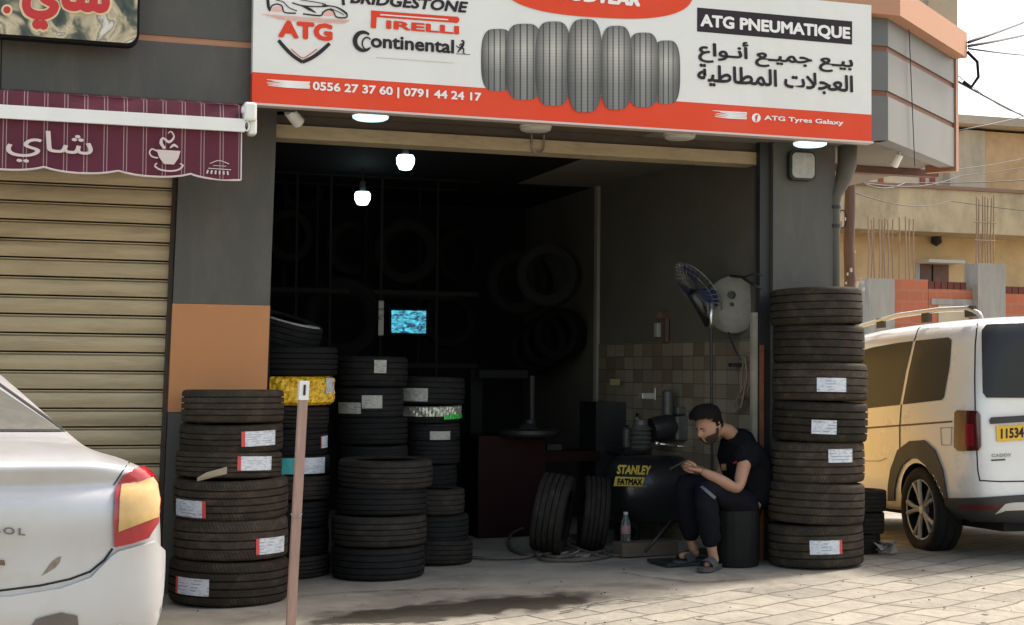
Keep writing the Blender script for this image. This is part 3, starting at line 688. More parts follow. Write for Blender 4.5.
lettering('lettering', body, bb, P0+V((-.015, 0, -.015)), P1+V((.015, 0, -.015)), P2+V((-.015, 0, .015)), cream, OUT, bold=.085, lift=.014)
lettering('lettering', body, bb, P0, P1, P2, mat('deep_red_ink', (.5, .012, .01), .35), OUT, bold=.05, lift=.018)
for cx, cy, r in ((7, 10.5, 5.6),):
    b = MB(); b.prism([B_(cx+r*cos(a*pi/10), cy-r*sin(a*pi/10))+V((0, -.0135, 0)) for a in range(20)], (0, -.002, 0)); b.build('letter_dot', cream, bb)
    b = MB(); b.prism([B_(cx+(r-2)*cos(a*pi/10), cy-(r-2)*sin(a*pi/10))+V((0, -.0165, 0)) for a in range(20)], (0, -.002, 0)); b.build('letter_dot', mat('deep_red_dot', (.5, .012, .01), .35), bb)

# =================================================================== AWNING
YA = YF*.91
def A_(px, py, l=0): return PY(px, py, YA-l)
aw = thing('awning', 'burgundy pinstriped folding awning with scalloped edge and cup print', 'awning', (A_(60, 150).x, YA, A_(120, 170).z))
am = mat('burgundy_cloth', (.095, .012, .028), .8, var=.12, vs=3, bump=.2, bs=70); nt = am.node_tree; L = nt.links; bsd = nt.nodes['Principled BSDF']
src = bsd.inputs['Base Color'].links[0].from_socket; uvn = nd(nt, 'ShaderNodeUVMap'); sp = nd(nt, 'ShaderNodeSeparateXYZ'); L.new(uvn.outputs[0], sp.inputs[0])
fr = nd(nt, 'ShaderNodeMath', operation='FRACT'); L.new(sp.outputs[0], fr.inputs[0])
def band(c, w):
    a = nd(nt, 'ShaderNodeMath', operation='SUBTRACT'); a.inputs[1].default_value = c; L.new(fr.outputs[0], a.inputs[0])
    q = nd(nt, 'ShaderNodeMath', operation='ABSOLUTE'); L.new(a.outputs[0], q.inputs[0]); l = nd(nt, 'ShaderNodeMath', operation='LESS_THAN'); l.inputs[1].default_value = w; L.new(q.outputs[0], l.inputs[0]); return l.outputs[0]
ad = nd(nt, 'ShaderNodeMath', operation='ADD'); L.new(band(.44, .022), ad.inputs[0]); L.new(band(.6, .022), ad.inputs[1])
sc5 = nd(nt, 'ShaderNodeMath', operation='MULTIPLY'); sc5.inputs[1].default_value = .55; L.new(ad.outputs[0], sc5.inputs[0])
mx = nd(nt, 'ShaderNodeMix', data_type='RGBA'); L.new(sc5.outputs[0], mx.inputs[0]); L.new(src, mx.inputs[6]); mx.inputs[7].default_value = (.5, .38, .36, 1); L.new(mx.outputs[2], bsd.inputs['Base Color'])
xA1 = A_(241, 150).x; pitch = (A_(221, 150).x-A_(24.5, 150).x)/10.0; sc_p = (A_(190, 175).x-A_(44, 170).x)/2
zt0 = (A_(0, 103).z+A_(240, 122).z)/2; xref = A_(24.5, 150).x; xscal = A_(44, 168).x
zv_end = A_(44, 167).z; zv_bot = (A_(80, 173.5).z)
xw0 = WL+.3
def cloth(name, z_top, bot, Yt, Yb, NZ=6):
    b = MB(); lay = b.bm.loops.layers.uv.verify(); NX = 220; g_ = []
    for i in range(NX+1):
        x = xw0+(xA1-xw0)*i/NX; zb = bot(x); row = []
        for j in range(NZ+1):
            t = j/NZ; y = Yt+(Yb-Yt)*t + .006*sin(x*9+t*1.5)*t+.004*sin(x*23)*t
            row.append((b.bm.verts.new((x, y, z_top+(zb-z_top)*t)), (x-xref)/pitch+.5, t))
        g_.append(row)
    for i in range(NX):
        for j in range(NZ):
            q = (g_[i][j], g_[i+1][j], g_[i+1][j+1], g_[i][j+1]); f = b.bm.faces.new([w[0] for w in q])
            for l, w in zip(f.loops, q): l[lay].uv = (w[1], w[2])
    return b.build(name, am, aw, smooth=True)
def scallop(x):
    u = ((x-xscal)/sc_p) % 1.0; return zv_end-(zv_end-zv_bot)*(1-abs(2*u-1)**2.2)**.8
cloth('valance', zt0, scallop, YA, YA-.015)
cloth('canopy_front', zt0+.088, lambda x: zt0-.01, YA+.025, YA-.004, 4)
cloth('canopy', zt0+.15, lambda x: zt0+.088, YP-.03, YA+.025, 4)
b = MB(); pts = [(xw0+(xA1-xw0)*i/260, YA-.019, scallop(xw0+(xA1-xw0)*i/260)) for i in range(261)]; b.tube(pts, .006, 5)
b.tube([(xA1, YA-.019, scallop(xA1)), (xA1, YA-.006, zt0)], .004, 5); b.build('valance_edging', mat('cream_tape', (.62, .52, .48), .7), aw)
b = MB(); slab(b, xw0, A_(244, 115).x, YA-.05, YA-.026, zt0-.078, zt0-.002); b.build('front_bar', M['white'], aw)
b = MB(); p = A_(249, 118); b.box((p.x, YA+.05, p.z+.03), (.075, .24, .11), bev=.015); b.box((p.x+.02, YA+.02, p.z-.05), (.05, .09, .1), bev=.012); b.box((p.x-.03, YA-.03, p.z+.04), (.04, .05, .04), bev=.01); b.build('end_bracket', M['white'], aw)
b = MB(); p = A_(246.5, 126, .04); b.tube([(p.x+.014*cos(a*pi/8), p.y, p.z+.028*sin(a*pi/8)) for a in range(16)], .005, 6, closed=True); b.build('crank_ring', M['white'], aw)
ck = mat('cream_cloth_ink', (.6, .5, .46), .7)
P0, P1, P2 = A_(6, 161.5, .02), A_(93, 156.5, .02), A_(6, 128, .02); P1.z = P0.z-.01
lettering('lettering', arabic('شاي'), aw, P0, P1, P2, ck, OUT, bold=.008, lift=.012)
# cup print
b = MB()
def av(px, py): return A_(px, py, .03)
def astrip(b, pts, w, l=0):
    pts, w = smooth2(pts, w); P = [A_(x, y, .032+l) for x, y in pts]; n = len(P); ws = w if isinstance(w, (list, tuple)) else [w]*n
    a, c = [], []
    for i in range(n):
        d = (P[min(i+1, n-1)]-P[max(0, i-1)]).normalized(); nn = V((-d.z, 0, d.x))*ws[i]*.0031; a.append(P[i]+nn); c.append(P[i]-nn)
    for i in range(n-1): b.prism([a[i], a[i+1], c[i+1], c[i]], (0, -.001, 0))
cup = [(156.5, 149.5), (180.5, 151), (178.5, 158), (174, 164.5), (164, 164), (159, 157)]
b.prism([av(*p) for p in cup], (0, -.001, 0))
astrip(b, [(157, 151), (152, 149), (149.5, 152.5), (152, 156.5), (158, 158)], 1.3, .001)
astrip(b, [(154.5, 166), (160, 169.5), (170, 171), (179, 169.5), (183.5, 165)], 1.5, .001); astrip(b, [(157, 163), (154.5, 165.5)], 1.2, .001); astrip(b, [(180, 163.5), (183.5, 165.5)], 1.2, .002)
astrip(b, [(165, 148.5), (161, 143), (163, 138), (169, 142), (174, 137), (171, 131.5), (168, 133.5)], [2.4, 3, 1.6, 2.6, 1.4, 1.2, .6], .002); astrip(b, [(170, 148), (174, 145), (178, 147.5)], [1, 2.6, 1], .003)
b.build('cup_print', ck, aw)
b = MB()
for k in range(6): astrip(b, [(208+k*3.9, 170+k*.25), (207+k*4.2, 173.5+k*.3)], 1.6, .001)
astrip(b, [(208, 168.2), (231, 169.8)], .7); astrip(b, [(210, 163.5), (219, 160.5), (229, 164)], .7, .001); astrip(b, [(213, 165.5), (226, 166.2)], .5)
b.build('canopy_print', ck, aw)

# =================================================================== LAMPS UNDER THE SOFFIT
lit = mat('lit_diffuser', (.7, .8, .85), .4, emit=(.5, .85, 1), es=.62); unlit = mat('unlit_diffuser', (.5, .48, .42), .5)
def disc_lamp(px, py, w, on, label):
    zc_ = soff-.0; d = ray(px, py); p = CO+d*((soff-.03-HCAM)/d.z); p.y = max(p.y, YS+.14)
    p = PY(px, py, YF*.968); R = w/2/FPX*depth(p)
    t = thing('ceiling_lamp', label, 'lamp', (p.x, p.y, p.z+.02), 'round lamps under the soffit')
    b = MB(); b.lathe([(0, .06), (R*.93, .06), (R*.93, .02), (R, .015), (R, -.0), (0, -.0)], 40, Matrix.Translation((p.x, p.y, p.z+.01))); b.build('housing', M['white'], t, angle=40)
    b = MB(); b.lathe([(R*.97, -.001), (R*.96, -.012), (R*.8, -.022), (0, -.024)], 40, Matrix.Translation((p.x, p.y, p.z+.01))); b.build('diffuser', lit if on else unlit, t, smooth=True)
    b = MB(); slab(b, p.x-.02, p.x+.02, p.y-.02, p.y+.02, p.z+.071, soff+.02); b.build('stem', M['white'], t) if p.z+.08 < soff else b.bm.free()
disc_lamp(370.5, 118, 37, True, 'lit round ceiling lamp below the phone numbers on the sign')
disc_lamp(535.5, 129.5, 32, False, 'unlit round ceiling lamp above the hasp of the shutter beam')
disc_lamp(679.5, 137.5, 32, False, 'unlit round ceiling lamp under the sign, left of the right pier')
disc_lamp(810, 144.5, 34, True, 'lit round ceiling lamp directly above the square wall light')
def spot(px, py, label, Y, ang_, s=1):
    p = PY(px, py, Y); t = thing('spotlight', label, 'spotlight', p)
    X = Matrix.Translation(p) @ Matrix.Rotation(ang_, 4, 'Y') @ Matrix.Rotation(.5, 4, 'X')
    b = MB(); b.lathe([(0, .055*s), (.032*s, .05*s), (.036*s, -.05*s), (.03*s, -.055*s), (0, -.05*s)], 20, X); b.build('head', M['white'], t, angle=40)
    b = MB(); b.tube([X @ V((0, 0, .05*s)), X @ V((0, 0, .09*s)), X @ V((-.015, .02, .09*s))+V((0, 0, .05))], .009*s, 8); b.box(X @ V((-.015, .02, .09*s))+V((0, 0, .07)), (.05, .05, .02)); b.build('bracket', M['white'], t)
spot(294, 117, 'small white spotlight beside the top of the left grey pier', YF-.12, radians(-50), 1.15)
spot(896.5, 160, 'small white spotlight under the right corner of the overhang', YF, radians(15), .95)
# square bulkhead light on the right pier
p = PY(799.5, 166.5, YF); w_, h_ = 26/FPX*depth(p), 26.5/FPX*depth(p)
t = thing('wall_light', 'square wall light with dusty grey glass on the right pier', 'wall light', p)
b = MB(); b.prism([(x, YF-.05, z) for x, z in rrect(w_+.02, h_+.02, .04, 5, p.x, p.z)], (0, .049, 0)); b.build('housing', M['dkmetal'], t)
b = MB(); b.prism([(x, YF-.062, z) for x, z in rrect(w_-.01, h_-.01, .035, 5, p.x, p.z)], (0, .011, 0)); b.build('glass', mat('dusty_glass', (.33, .32, .28), .25, var=.2, vs=6, dirt=(.2, .19, .16), ds=5), t)
# pipe at the building corner
t = thing('drain_pipe', 'dark grey drain pipe bending out beside the right pier', 'pipe', (XPR+.06, YF-.0, gz(XPR, YF)))
b = MB(); X_ = XPR+.012
b.tube([(X_, YF+.02, gz(X_, YF)), (X_, YF+.02, PY(840, 205, YF).z), (X_+.005, YF+.02, PY(840, 195, YF).z), tuple(PY(843, 180, YF)), tuple(PY(847, 165, YF)), tuple(PY(848, 140, YF)+V((0, 0, .1)))], [.036, .036, .045, .06, .07, .075], 14); b.build('pipe', M['grey'], t, smooth=True)
b = MB()
for y_ in (207, 226): q = PY(838, y_, YF); b.tube([(X_, YF+.02, q.z-.012), (X_, YF+.02, q.z+.012)], .043, 14)
b.build('clamp', M['dkmetal'], t)
# interior bulbs
for px, py, lab in ((405.5, 161.5, 'lit bulb under the workshop ceiling, nearer the shutter beam'), (362.5, 197.5, 'lit bulb hanging lower and further left inside the workshop')):
    p = PY(px, py, YF+1.1 if py < 180 else YF+2.6); r = .062
    t = thing('light_bulb', lab, 'bulb', p, 'bulbs inside the workshop')
    b = MB(); b.lathe([(0, -r*1.1), (r*.7, -r*.95), (r*1.05, -r*.3), (r*1.1, r*.4), (r*.9, r*.75), (0, r*.8)], 20, Matrix.Translation(p)); b.build('globe', mat('lit_bulb', (.8, .9, .95), .4, emit=(.7, .93, 1), es=2.5), t, smooth=True)
    b = MB(); b.tube([p+V((0, 0, r*.8)), p+V((0, 0, r*2.2))], .025, 10); b.tube([p+V((0, 0, r*2.2)), (p.x, p.y, zc)], .006, 6); b.build('socket', M['dkmetal'], t)
# =================================================================== TYRES
def tyre_profile(kind):
    g = {'rib': [-.27, -.09, .09, .27], 'fine': [-.3, -.1, .1, .3], 'three': [-.2, 0, .2]}[kind]
    P = [(.66, -.40), (.65, -.44), (.69, -.465), (.80, -.497), (.88, -.495), (.945, -.475), (.975, -.445), (.988, -.40)]
    w = .02 if kind != 'fine' else .016
    for q in g:
        crown = lambda z: 1-.012*(z/.4)**2
        P += [(crown(q-w), q-w), (.945, q-w*.8), (.945, q+w*.8), (crown(q+w), q+w)]
    P += [(.988, .40), (.975, .445), (.945, .475), (.88, .495), (.80, .497), (.69, .465), (.65, .44), (.66, .40), (.74, .40), (.86, .38), (.915, .3), (.925, 0), (.915, -.3), (.86, -.38), (.74, -.40)]
    return P
TM = {}
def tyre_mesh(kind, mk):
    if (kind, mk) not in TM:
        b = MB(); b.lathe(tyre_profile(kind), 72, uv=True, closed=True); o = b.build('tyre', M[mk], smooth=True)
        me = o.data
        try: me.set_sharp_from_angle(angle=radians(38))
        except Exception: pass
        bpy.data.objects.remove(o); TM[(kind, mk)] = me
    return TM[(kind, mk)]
STK = {}
def sticker_mesh(a0, a1, z0, z1, r=1.006, mks=('sticker',), band=None):
    """curved paper on the tread, unit tyre coordinates (angle in radians)"""
    b = MB(); N = 8; K = 3
    for (u0, u1, mi) in ([(0, 1, 0)] if band is None else ([(0, .09, 1), (.09, 1, 0)] if band == 'l' else [(0, .91, 0), (.91, 1, 1)] if band == 'r' else [(0, .27, 1), (.27, 1, 0)])):
        vs = []
        for i in range(N+1):
            a = a0+(a1-a0)*(u0+(u1-u0)*i/N)
            for j in range(K+1):
                z = z0+(z1-z0)*j/K; vs.append(((r+.003*sin(i*1.3+j))*cos(a), (r+.003*sin(i*1.3+j))*sin(a), z))
        v = b.add(vs, [[i*(K+1)+j, (i+1)*(K+1)+j, (i+1)*(K+1)+j+1, i*(K+1)+j+1] for i in range(N) for j in range(K)])
        for f in b.bm.faces:
            if f.material_index == 0 and all(w in v for w in f.verts): f.material_index = mi
    return b
def tyre(loc, R, W, label, group, kind='rib', mk='rub_black', rot=None, stick=None, name='tyre', cat='tyre'):
    o = bpy.data.objects.new(name, tyre_mesh(kind, mk)); C.objects.link(o); o.location = loc; o.scale = (R, R, W)
    o.rotation_euler = rot if rot else (random.uniform(-.022, .022), random.uniform(-.035, .008), random.uniform(0, 6.28))
    tag(o, label, cat, group)
    return o
def add_sticker(o, xc, Rpx, x0, x1, y0, y1, dim=False, band=None, col='stickred', tilt=0):
    """paper label on a lying tyre seen between pixel columns x0..x1 and rows y0..y1"""
    base = atan2(CO.y-o.location.y, CO.x-o.location.x)
    a0 = base+math.asin(max(-.98, min(.98, (x0-xc)/Rpx))); a1 = base+math.asin(max(-.98, min(.98, (x1-xc)/Rpx)))
    R, W = o.scale.x, o.scale.z; 
    front = o.location.y-R*.98
    z1 = (PY((x0+x1)/2, y0, front).z-o.location.z)/W; z0 = (PY((x0+x1)/2, y1, front).z-o.location.z)/W
    am = (a0+a1)/2
    # front distance correction for stickers away from the centre line
    fy = o.location.y+R*sin(am)
    z1 = (PY((x0+x1)/2, y0, fy).z-o.location.z)/W; z0 = (PY((x0+x1)/2, y1, fy).z-o.location.z)/W
    rz = o.rotation_euler.z
    b = sticker_mesh(a0-rz, a1-rz, max(-.42, z0), min(.44, z1), band=band)
    if tilt:
        for v in b.bm.verts: v.co.z += tilt*(((atan2(v.co.y, v.co.x)-a0+rz+pi) % (2*pi)-pi)/(a1-a0)-.5)
    s = b.build('sticker', [M['sticker_dim' if dim else 'sticker'], M[col]], None, smooth=True); s.parent = o; return s
ORD = ['top', 'second', 'third', 'fourth', 'fifth', 'sixth', 'seventh', 'eighth', 'ninth', 'tenth']
def stack(rows, Yc, where, group, mk, kinds=('rib',), info=None, stick=None, R=None, groundlock=True):
    """rows: (x0,x1,y0,y1) per tyre from the top; Yc the depth of the stack's axis"""
    out = []; n = len(rows)
    for i, (x0, x1, y0, y1) in enumerate(rows):
        xc = (x0+x1)/2; pc = PY(xc, (y0+y1)/2, Yc); d = depth(pc); Ri = (x1-x0)/2/FPX*d*.992
        yf = Yc-Ri; zt, zb = PY(xc, y0, yf).z, PY(xc, y1, yf).z
        # silhouettes at the axis distance set the height scale, the front contact sets the base
        if i == n-1 and groundlock: zb = gz(pc.x, Yc)
        W = zt-zb; o = tyre((pc.x, Yc, (zt+zb)/2), Ri, W*1.0, '', group, kinds[i % len(kinds)], mk if isinstance(mk, str) else mk[i % len(mk)])
        nm = ('bottom' if i == n-1 else ORD[i]); extra = (info or {}).get(i, '')
        o['label'] = where.format(nm=(nm if nm in ('bottom', 'top') else nm+' from top'), extra=(' '+extra if extra else ''))
        out.append((o, xc, (x1-x0)/2))
    for (i, x0, x1, y0, y1, kw) in (stick or []):
        o, xc, rp = out[i]; add_sticker(o, xc, rp, x0, x1, y0, y1, **kw)
    return out
# ---- stack before the left pier
def ycenter(px, py, Rg): return PG(px, py).y+Rg
YL = ycenter(228, 608, .36); YR = ycenter(815, 571, .33)
print('stack depths', YL, YR, 'opening', XL, XR, 'zs', zs0, soff, zlev)
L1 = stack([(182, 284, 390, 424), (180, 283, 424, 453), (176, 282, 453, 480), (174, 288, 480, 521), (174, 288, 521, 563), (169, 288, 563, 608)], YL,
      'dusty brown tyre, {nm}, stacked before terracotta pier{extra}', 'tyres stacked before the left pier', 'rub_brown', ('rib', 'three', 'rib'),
      {1: 'with a red edged label', 2: 'with label and loose paper strip', 3: 'labelled at its left', 4: 'labelled at its right', 5: 'labelled at its left'},
      [(1, 241, 274, 430, 445, dict(band='l')), (2, 237, 270, 457, 471, dict(band='l')), (3, 178, 207, 498, 515, dict(band='r')), (4, 255, 283, 538, 554, dict(band='l')), (5, 178, 210, 578, 595, dict(band='l'))])
# loose paper strip hanging off the third tyre
o3, xc3, rp3 = L1[2]; pa, pb = PY(197, 479, YL-.36), PY(227, 470.5, YL-.36)
b = MB(); u = (pb-pa); b.prism([pa+V((0, 0, -.014)), pb+V((0, 0, -.02)), pb+V((0, 0, .022)), pa+u*.3+V((0, -.01, .024)), pa+V((0, -.012, .008))], (0, .002, 0))
ob = b.build('paper_strip', mat('kraft_paper', (.3, .25, .18), .8)); 
mwi = Matrix.LocRotScale(o3.location, o3.rotation_euler, o3.scale).inverted(); ob.data.transform(mwi); ob.parent = o3
# ---- stack before the right pier
stack([(770, 862, 286, 324), (773, 864, 324, 363), (772, 867, 363, 402), (772, 867, 402, 443), (771, 864, 443, 485), (768, 864, 485, 527), (768, 863, 527, 571)], YR,
      'brown tyre, {nm}, stacked before right grey pier{extra}', 'tyres stacked before the right pier', 'rub_brown', ('fine', 'fine', 'fine', 'rib', 'rib', 'rib', 'rib'),
      {2: 'with torn label', 3: 'with white label', 4: 'labelled right of centre', 6: 'with red edged label'},
      [(2, 817, 845, 379, 393, dict()), (3, 812, 836, 420, 434, dict()), (4, 828, 851, 449.5, 463, dict()), (6, 810, 841, 541, 555, dict(band='r'))])
# ---- second stack just inside the opening, partly behind the left pier
rows2 = [(240, 338, 346, 376), (239, 332, 376, 405), (240, 329, 405, 428), (240, 328, 428, 457), (240, 330, 457, 477), (236, 331, 477, 502), (236, 329, 502, 529), (236, 329, 529, 558), (234, 330, 558, 587)]
Y2 = YF+.62
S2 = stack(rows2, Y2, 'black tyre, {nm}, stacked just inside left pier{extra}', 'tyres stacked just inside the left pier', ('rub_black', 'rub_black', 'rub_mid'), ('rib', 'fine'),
      {1: 'wrapped in yellow plastic', 3: 'with small label', 4: 'with teal and white label'},
      [(3, 320, 327, 436, 448, dict(band='l')), (4, 280, 324, 459, 475, dict(band='t', col='teal'))])
# yellow plastic around the second tyre of that stack
def wrap(o, mname, col, name, lo=-.5, hi=.5, a0=0, a1=2*pi, amp=.03, **kw):
    b = MB(); N = 120; K = 10; vs = []; rnd = random.Random(3)
    ph = [rnd.uniform(0, 6) for _ in range(6)]
    for i in range(N+1):
        a = a0+(a1-a0)*i/N
        for j in range(K+1):
            z = lo+(hi-lo)*j/K
            r = 1.012+amp*(.5+.5*sin(a*17+z*9+ph[0]))*(.5+.5*sin(a*41-z*14+ph[1]))+amp*.5*sin(a*29+ph[2])**2-(.09 if abs(z) > .47 else (.03 if abs(z) > .4 else 0))
            vs.append((r*cos(a), r*sin(a), z))
    b.add(vs, [[i*(K+1)+j, (i+1)*(K+1)+j, (i+1)*(K+1)+j+1, i*(K+1)+j+1] for i in range(N) for j in range(K)])
    s = b.build(name, mat(mname, col, .28, **kw)); s.parent = o; s.data.materials[0] = s.data.materials[0]
    return s
wrap(S2[1][0], 'yellow_plastic', (.85, .5, .02), 'plastic_wrap', amp=.05, var=.3, vs=6, dirt=(.10, .06, .01), ds=9, da=.85, bump=1, bs=12)
add_sticker(S2[1][0], S2[1][1], S2[1][2], 323, 331, 378, 393).scale = (1.05, 1.05, 1)
# flat tyre with white lettering resting on top of it
p = PY(279, 334, (YF+.8))
o = tyre((p.x, (YF+.8), S2[0][0].location.z+.22), .3, .2, 'tyre with pale sidewall label, lying atop the stack behind the left pier', 'tyres stacked just inside the left pier', 'fine', 'rub_black', rot=(radians(14), radians(10), .3))
b = MB(); b.lathe([(.7, .5), (.93, .52), (.97, .48)], 20, a0=-pi*.75, a1=-pi*.25); s = b.build('sticker', M['sticker_dim']); s.parent = o; s.rotation_euler = (0, 0, 0)
# ---- third stack
rows3 = [(333, 400, 356, 387), (334, 404, 387, 418), (334, 408, 418, 446), (337, 408, 446, 462), (338, 433, 461, 490), (336, 427, 490, 518), (331, 427, 518, 549), (331, 425, 549, 583)]
Y3 = ycenter(378, 582, .33)
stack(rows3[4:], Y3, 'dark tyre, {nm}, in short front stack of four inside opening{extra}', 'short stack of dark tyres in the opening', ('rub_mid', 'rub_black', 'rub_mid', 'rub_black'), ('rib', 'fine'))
Y3b = Y3+.62
rr = [(x0, x1, y0, y1) for (x0, x1, y0, y1) in rows3[:4]]+[(336, 410, 462, 488), (336, 410, 488, 515), (336, 410, 515, 542), (336, 410, 542, 572)]
rr = [(333, 408, 356, 387)]+rr[1:]
stack(rr, Y3b, 'black tyre, {nm}, of taller stack behind the stack of four{extra}', 'taller stack behind the short stack', 'rub_black', ('fine', 'rib'), {0: 'with square label', 1: 'with two labels'},
      [(0, 374, 386, 360, 373, dict(dim=True)), (1, 339, 361, 402, 413, dict(dim=True)), (1, 362, 382, 395, 408, dict(dim=True))])
# ---- fourth and fifth stacks
rows4 = [(392, 465, 377, 405), (398, 460, 405, 423), (404, 460, 423, 441), (404, 460, 441, 465), (400, 457, 465, 489), (400, 457, 489, 515), (400, 457, 515, 540), (400, 457, 540, 562)]
Y4 = Y3+.85
S4 = stack(rows4, Y4, 'black tyre, {nm}, in narrow stack furthest inside{extra}', 'narrow stack further inside the shop', 'rub_black', ('fine', 'rib'), {0: 'with two pale labels', 1: 'wrapped in green and foil film', 2: 'with one label'},
      [(0, 401, 428, 389, 402, dict(dim=True)), (0, 393.5, 400, 384, 400, dict(dim=True)), (2, 430, 450, 431, 443, dict(dim=True))])
wrap(S4[1][0], 'foil_film', (.5, .5, .42), 'foil_wrap', hi=.45, lo=-.1, amp=.04, metal=.6, var=.4, vs=14)
wrap(S4[1][0], 'green_film', (.04, .42, .06), 'green_band', lo=-.28, hi=.0, amp=.02, a0=atan2(-1, -.3)-.5, a1=atan2(-1, -.3)+.9).scale = (1.03, 1.03, 1)
Y5 = ycenter(449, 567, .33)
stack([(432, 465, 489, 515), (426, 469, 514, 541), (420, 473, 540, 567)][0:0]+[(398, 465, 490, 516), (398, 469, 516, 542), (398, 473, 542, 567)], max(Y5, Y3+.3) if False else Y5,
      'dark tyre, {nm}, in low stack of three inside shop{extra}', 'low stack of three beside the tall stacks', ('rub_mid', 'rub_black'), ('fine',), stick=None)
# ---- little stack beside the van
rows6 = [(838, 886, 491, 513), (840, 884, 513, 535), (838, 880, 535, 556)]
Y6 = ycenter(866, 557, .3)
stack(rows6, Y6, 'grey dusty tyre, {nm}, of low pile beside the van{extra}', 'low pile beside the van', 'rub_mid', ('fine',))
# ---- torn plastic at their foot
p = PG(884, 553); b = MB(); rnd = random.Random(5)
for k in range(9):
    q = p+V((rnd.uniform(-.06, .06), rnd.uniform(-.06, .05), 0)); a = rnd.uniform(0, 6)
    b.prism([q+V((.05*cos(a+j*1.6)*rnd.uniform(.5, 1.2), .05*sin(a+j*1.6), rnd.uniform(.0, .09))) for j in range(4)], (0, .002, .002))
tag(b.build('plastic_scrap', mat('grey_plastic', (.22, .2, .18), .6)), 'crumpled grey plastic scrap at the foot of the low tyre pile', 'scrap')
# ---- tyres on the racks and on the side wall, deep inside (standing upright)
def upright(px, py, Y, rp, W, label, group, yaw=0, lean=0, mk='rub_shaded', kind='rib'):
    p = PY(px, py, Y); R = rp/FPX*depth(p)
    return tyre(p, R, W, label, group, kind, mk, rot=(pi/2+lean, 0, yaw))
G1 = 'tyres standing on the dark racks'
rk = [(285, 236, YF+3.3, 27, 'tyre standing high on the rack behind the left pier'), (407, 252, YF+3.3, 33, 'large tyre in the upper rack right of the lower bulb'),
      (343, 318, YF+3.1, 40, 'largest tyre on the lower rack, left of the blue glow'), (349, 248, YF+3.8, 28, 'tyre on the upper rack below the lower bulb'),
      (455, 255, YF+3.8, 28, 'tyre at the right end of the upper rack'), (448, 320, YF+3.8, 28, 'tyre at the right end of the lower rack'),
      (300, 190, YF+4.1, 22, 'small tyre on the topmost shelf at the left')]
for px, py, Y, r, lab in rk: upright(px, py, Y, r, .2, lab, G1, yaw=random.uniform(-.4, .4))
o = upright(549, 275, YF+2.3, 32, .2, 'large tyre hung on the grey wall inside the shop', 'tyres hung inside', yaw=radians(-35))
o = upright(520, 283, YF+2.9, 32, .2, 'tyre hung deeper in, behind the large hung tyre', 'tyres hung inside', yaw=radians(-35))
for k in range(3):
    upright(500-k*12+60, 340+k*7-6, YF+3.2+.2*k, 26, .2, ('upper', 'middle', 'lower')[k]+' tyre of the three leaning under the hung tyres', 'tyres under the hung ones', yaw=radians(-50))
# sticker strip on rack tyre
p = PY(381, 318, YF+2.85); b = MB(); b.box(p, (.045, .01, .3)); tag(b.build('price_tag', M['sticker_dim']), 'tall pale tag hanging on the lower rack post left of the blue glow', 'tag')
# ---- rack frames
def rack(Y, dpt):
    t = thing('tyre_rack', 'black metal tyre rack filling the left of the workshop', 'rack', PG(380, 560)); t.location = (PY(380, 300, Y).x, Y, -.1)
    b = MB()
    zb_ = -.3
    for px in (296, 330, 381, 437):
        for y in (Y-.3, Y+.35):
            x = PY(px, 300, Y-.3).x; b2 = MB(); slab(b2, x-.011, x+.011, y, y+.022, zb_, zc-.002); b2.build('post', M['black'], t)
    xa, xb = PY(264, 300, Y-.3).x, PY(478, 300, Y-.3).x
    for py in (176, 292, 365):
        z = PY(380, py, Y-.3).z; b2 = MB()
        for y in (Y-.31, Y+.36): slab(b2, xa, xb, y, y+.04, z-.02, z+.02)
        b2.build('shelf_rail', M['black'], t)
rack(YF+3.3, .7)
p = PY(419, 321, YF+3.1); t = thing('display_panel', 'bright blue glowing display among the racked tyres', 'display', p)
bm_ = mat('blue_glow', (.0, .1, .2), .3, emit=(.0, .35, .55), es=.45); nt = bm_.node_tree; n = nd(nt, 'ShaderNodeTexNoise'); n.inputs['Scale'].default_value = 16; n.inputs['Detail'].default_value = 8; n.inputs['Distortion'].default_value = 1
tcn = nd(nt, 'ShaderNodeTexCoord'); mp = nd(nt, 'ShaderNodeMapping'); mp.inputs['Scale'].default_value = (1, 1, 2.5); nt.links.new(tcn.outputs['Object'], mp.inputs[0]); nt.links.new(mp.outputs[0], n.inputs[0])
cr = nd(nt, 'ShaderNodeValToRGB'); cr.color_ramp.elements[0].position = .4; cr.color_ramp.elements[0].color = (0, .02, .05, 1); cr.color_ramp.elements[1].position = .7; cr.color_ramp.elements[1].color = (.1, .75, 1, 1)
nt.links.new(n.outputs['Fac'], cr.inputs[0]); nt.links.new(cr.outputs[0], nt.nodes['Principled BSDF'].inputs['Emission Color'])
b = MB(); x0, x1 = PY(392, 320, YF+3.1).x, PY(426, 320, YF+3.1).x; slab(b, x0, x1, YF+3.1, YF+3.12, PY(405, 333, YF+3.1).z, PY(405, 310.5, YF+3.1).z); b.build('screen', bm_, t)
b = MB(); slab(b, x0-.02, x1+.02, YF+3.121, YF+3.16, PY(405, 335, YF+3.1).z, PY(405, 308, YF+3.1).z); b.build('case', M['black'], t)
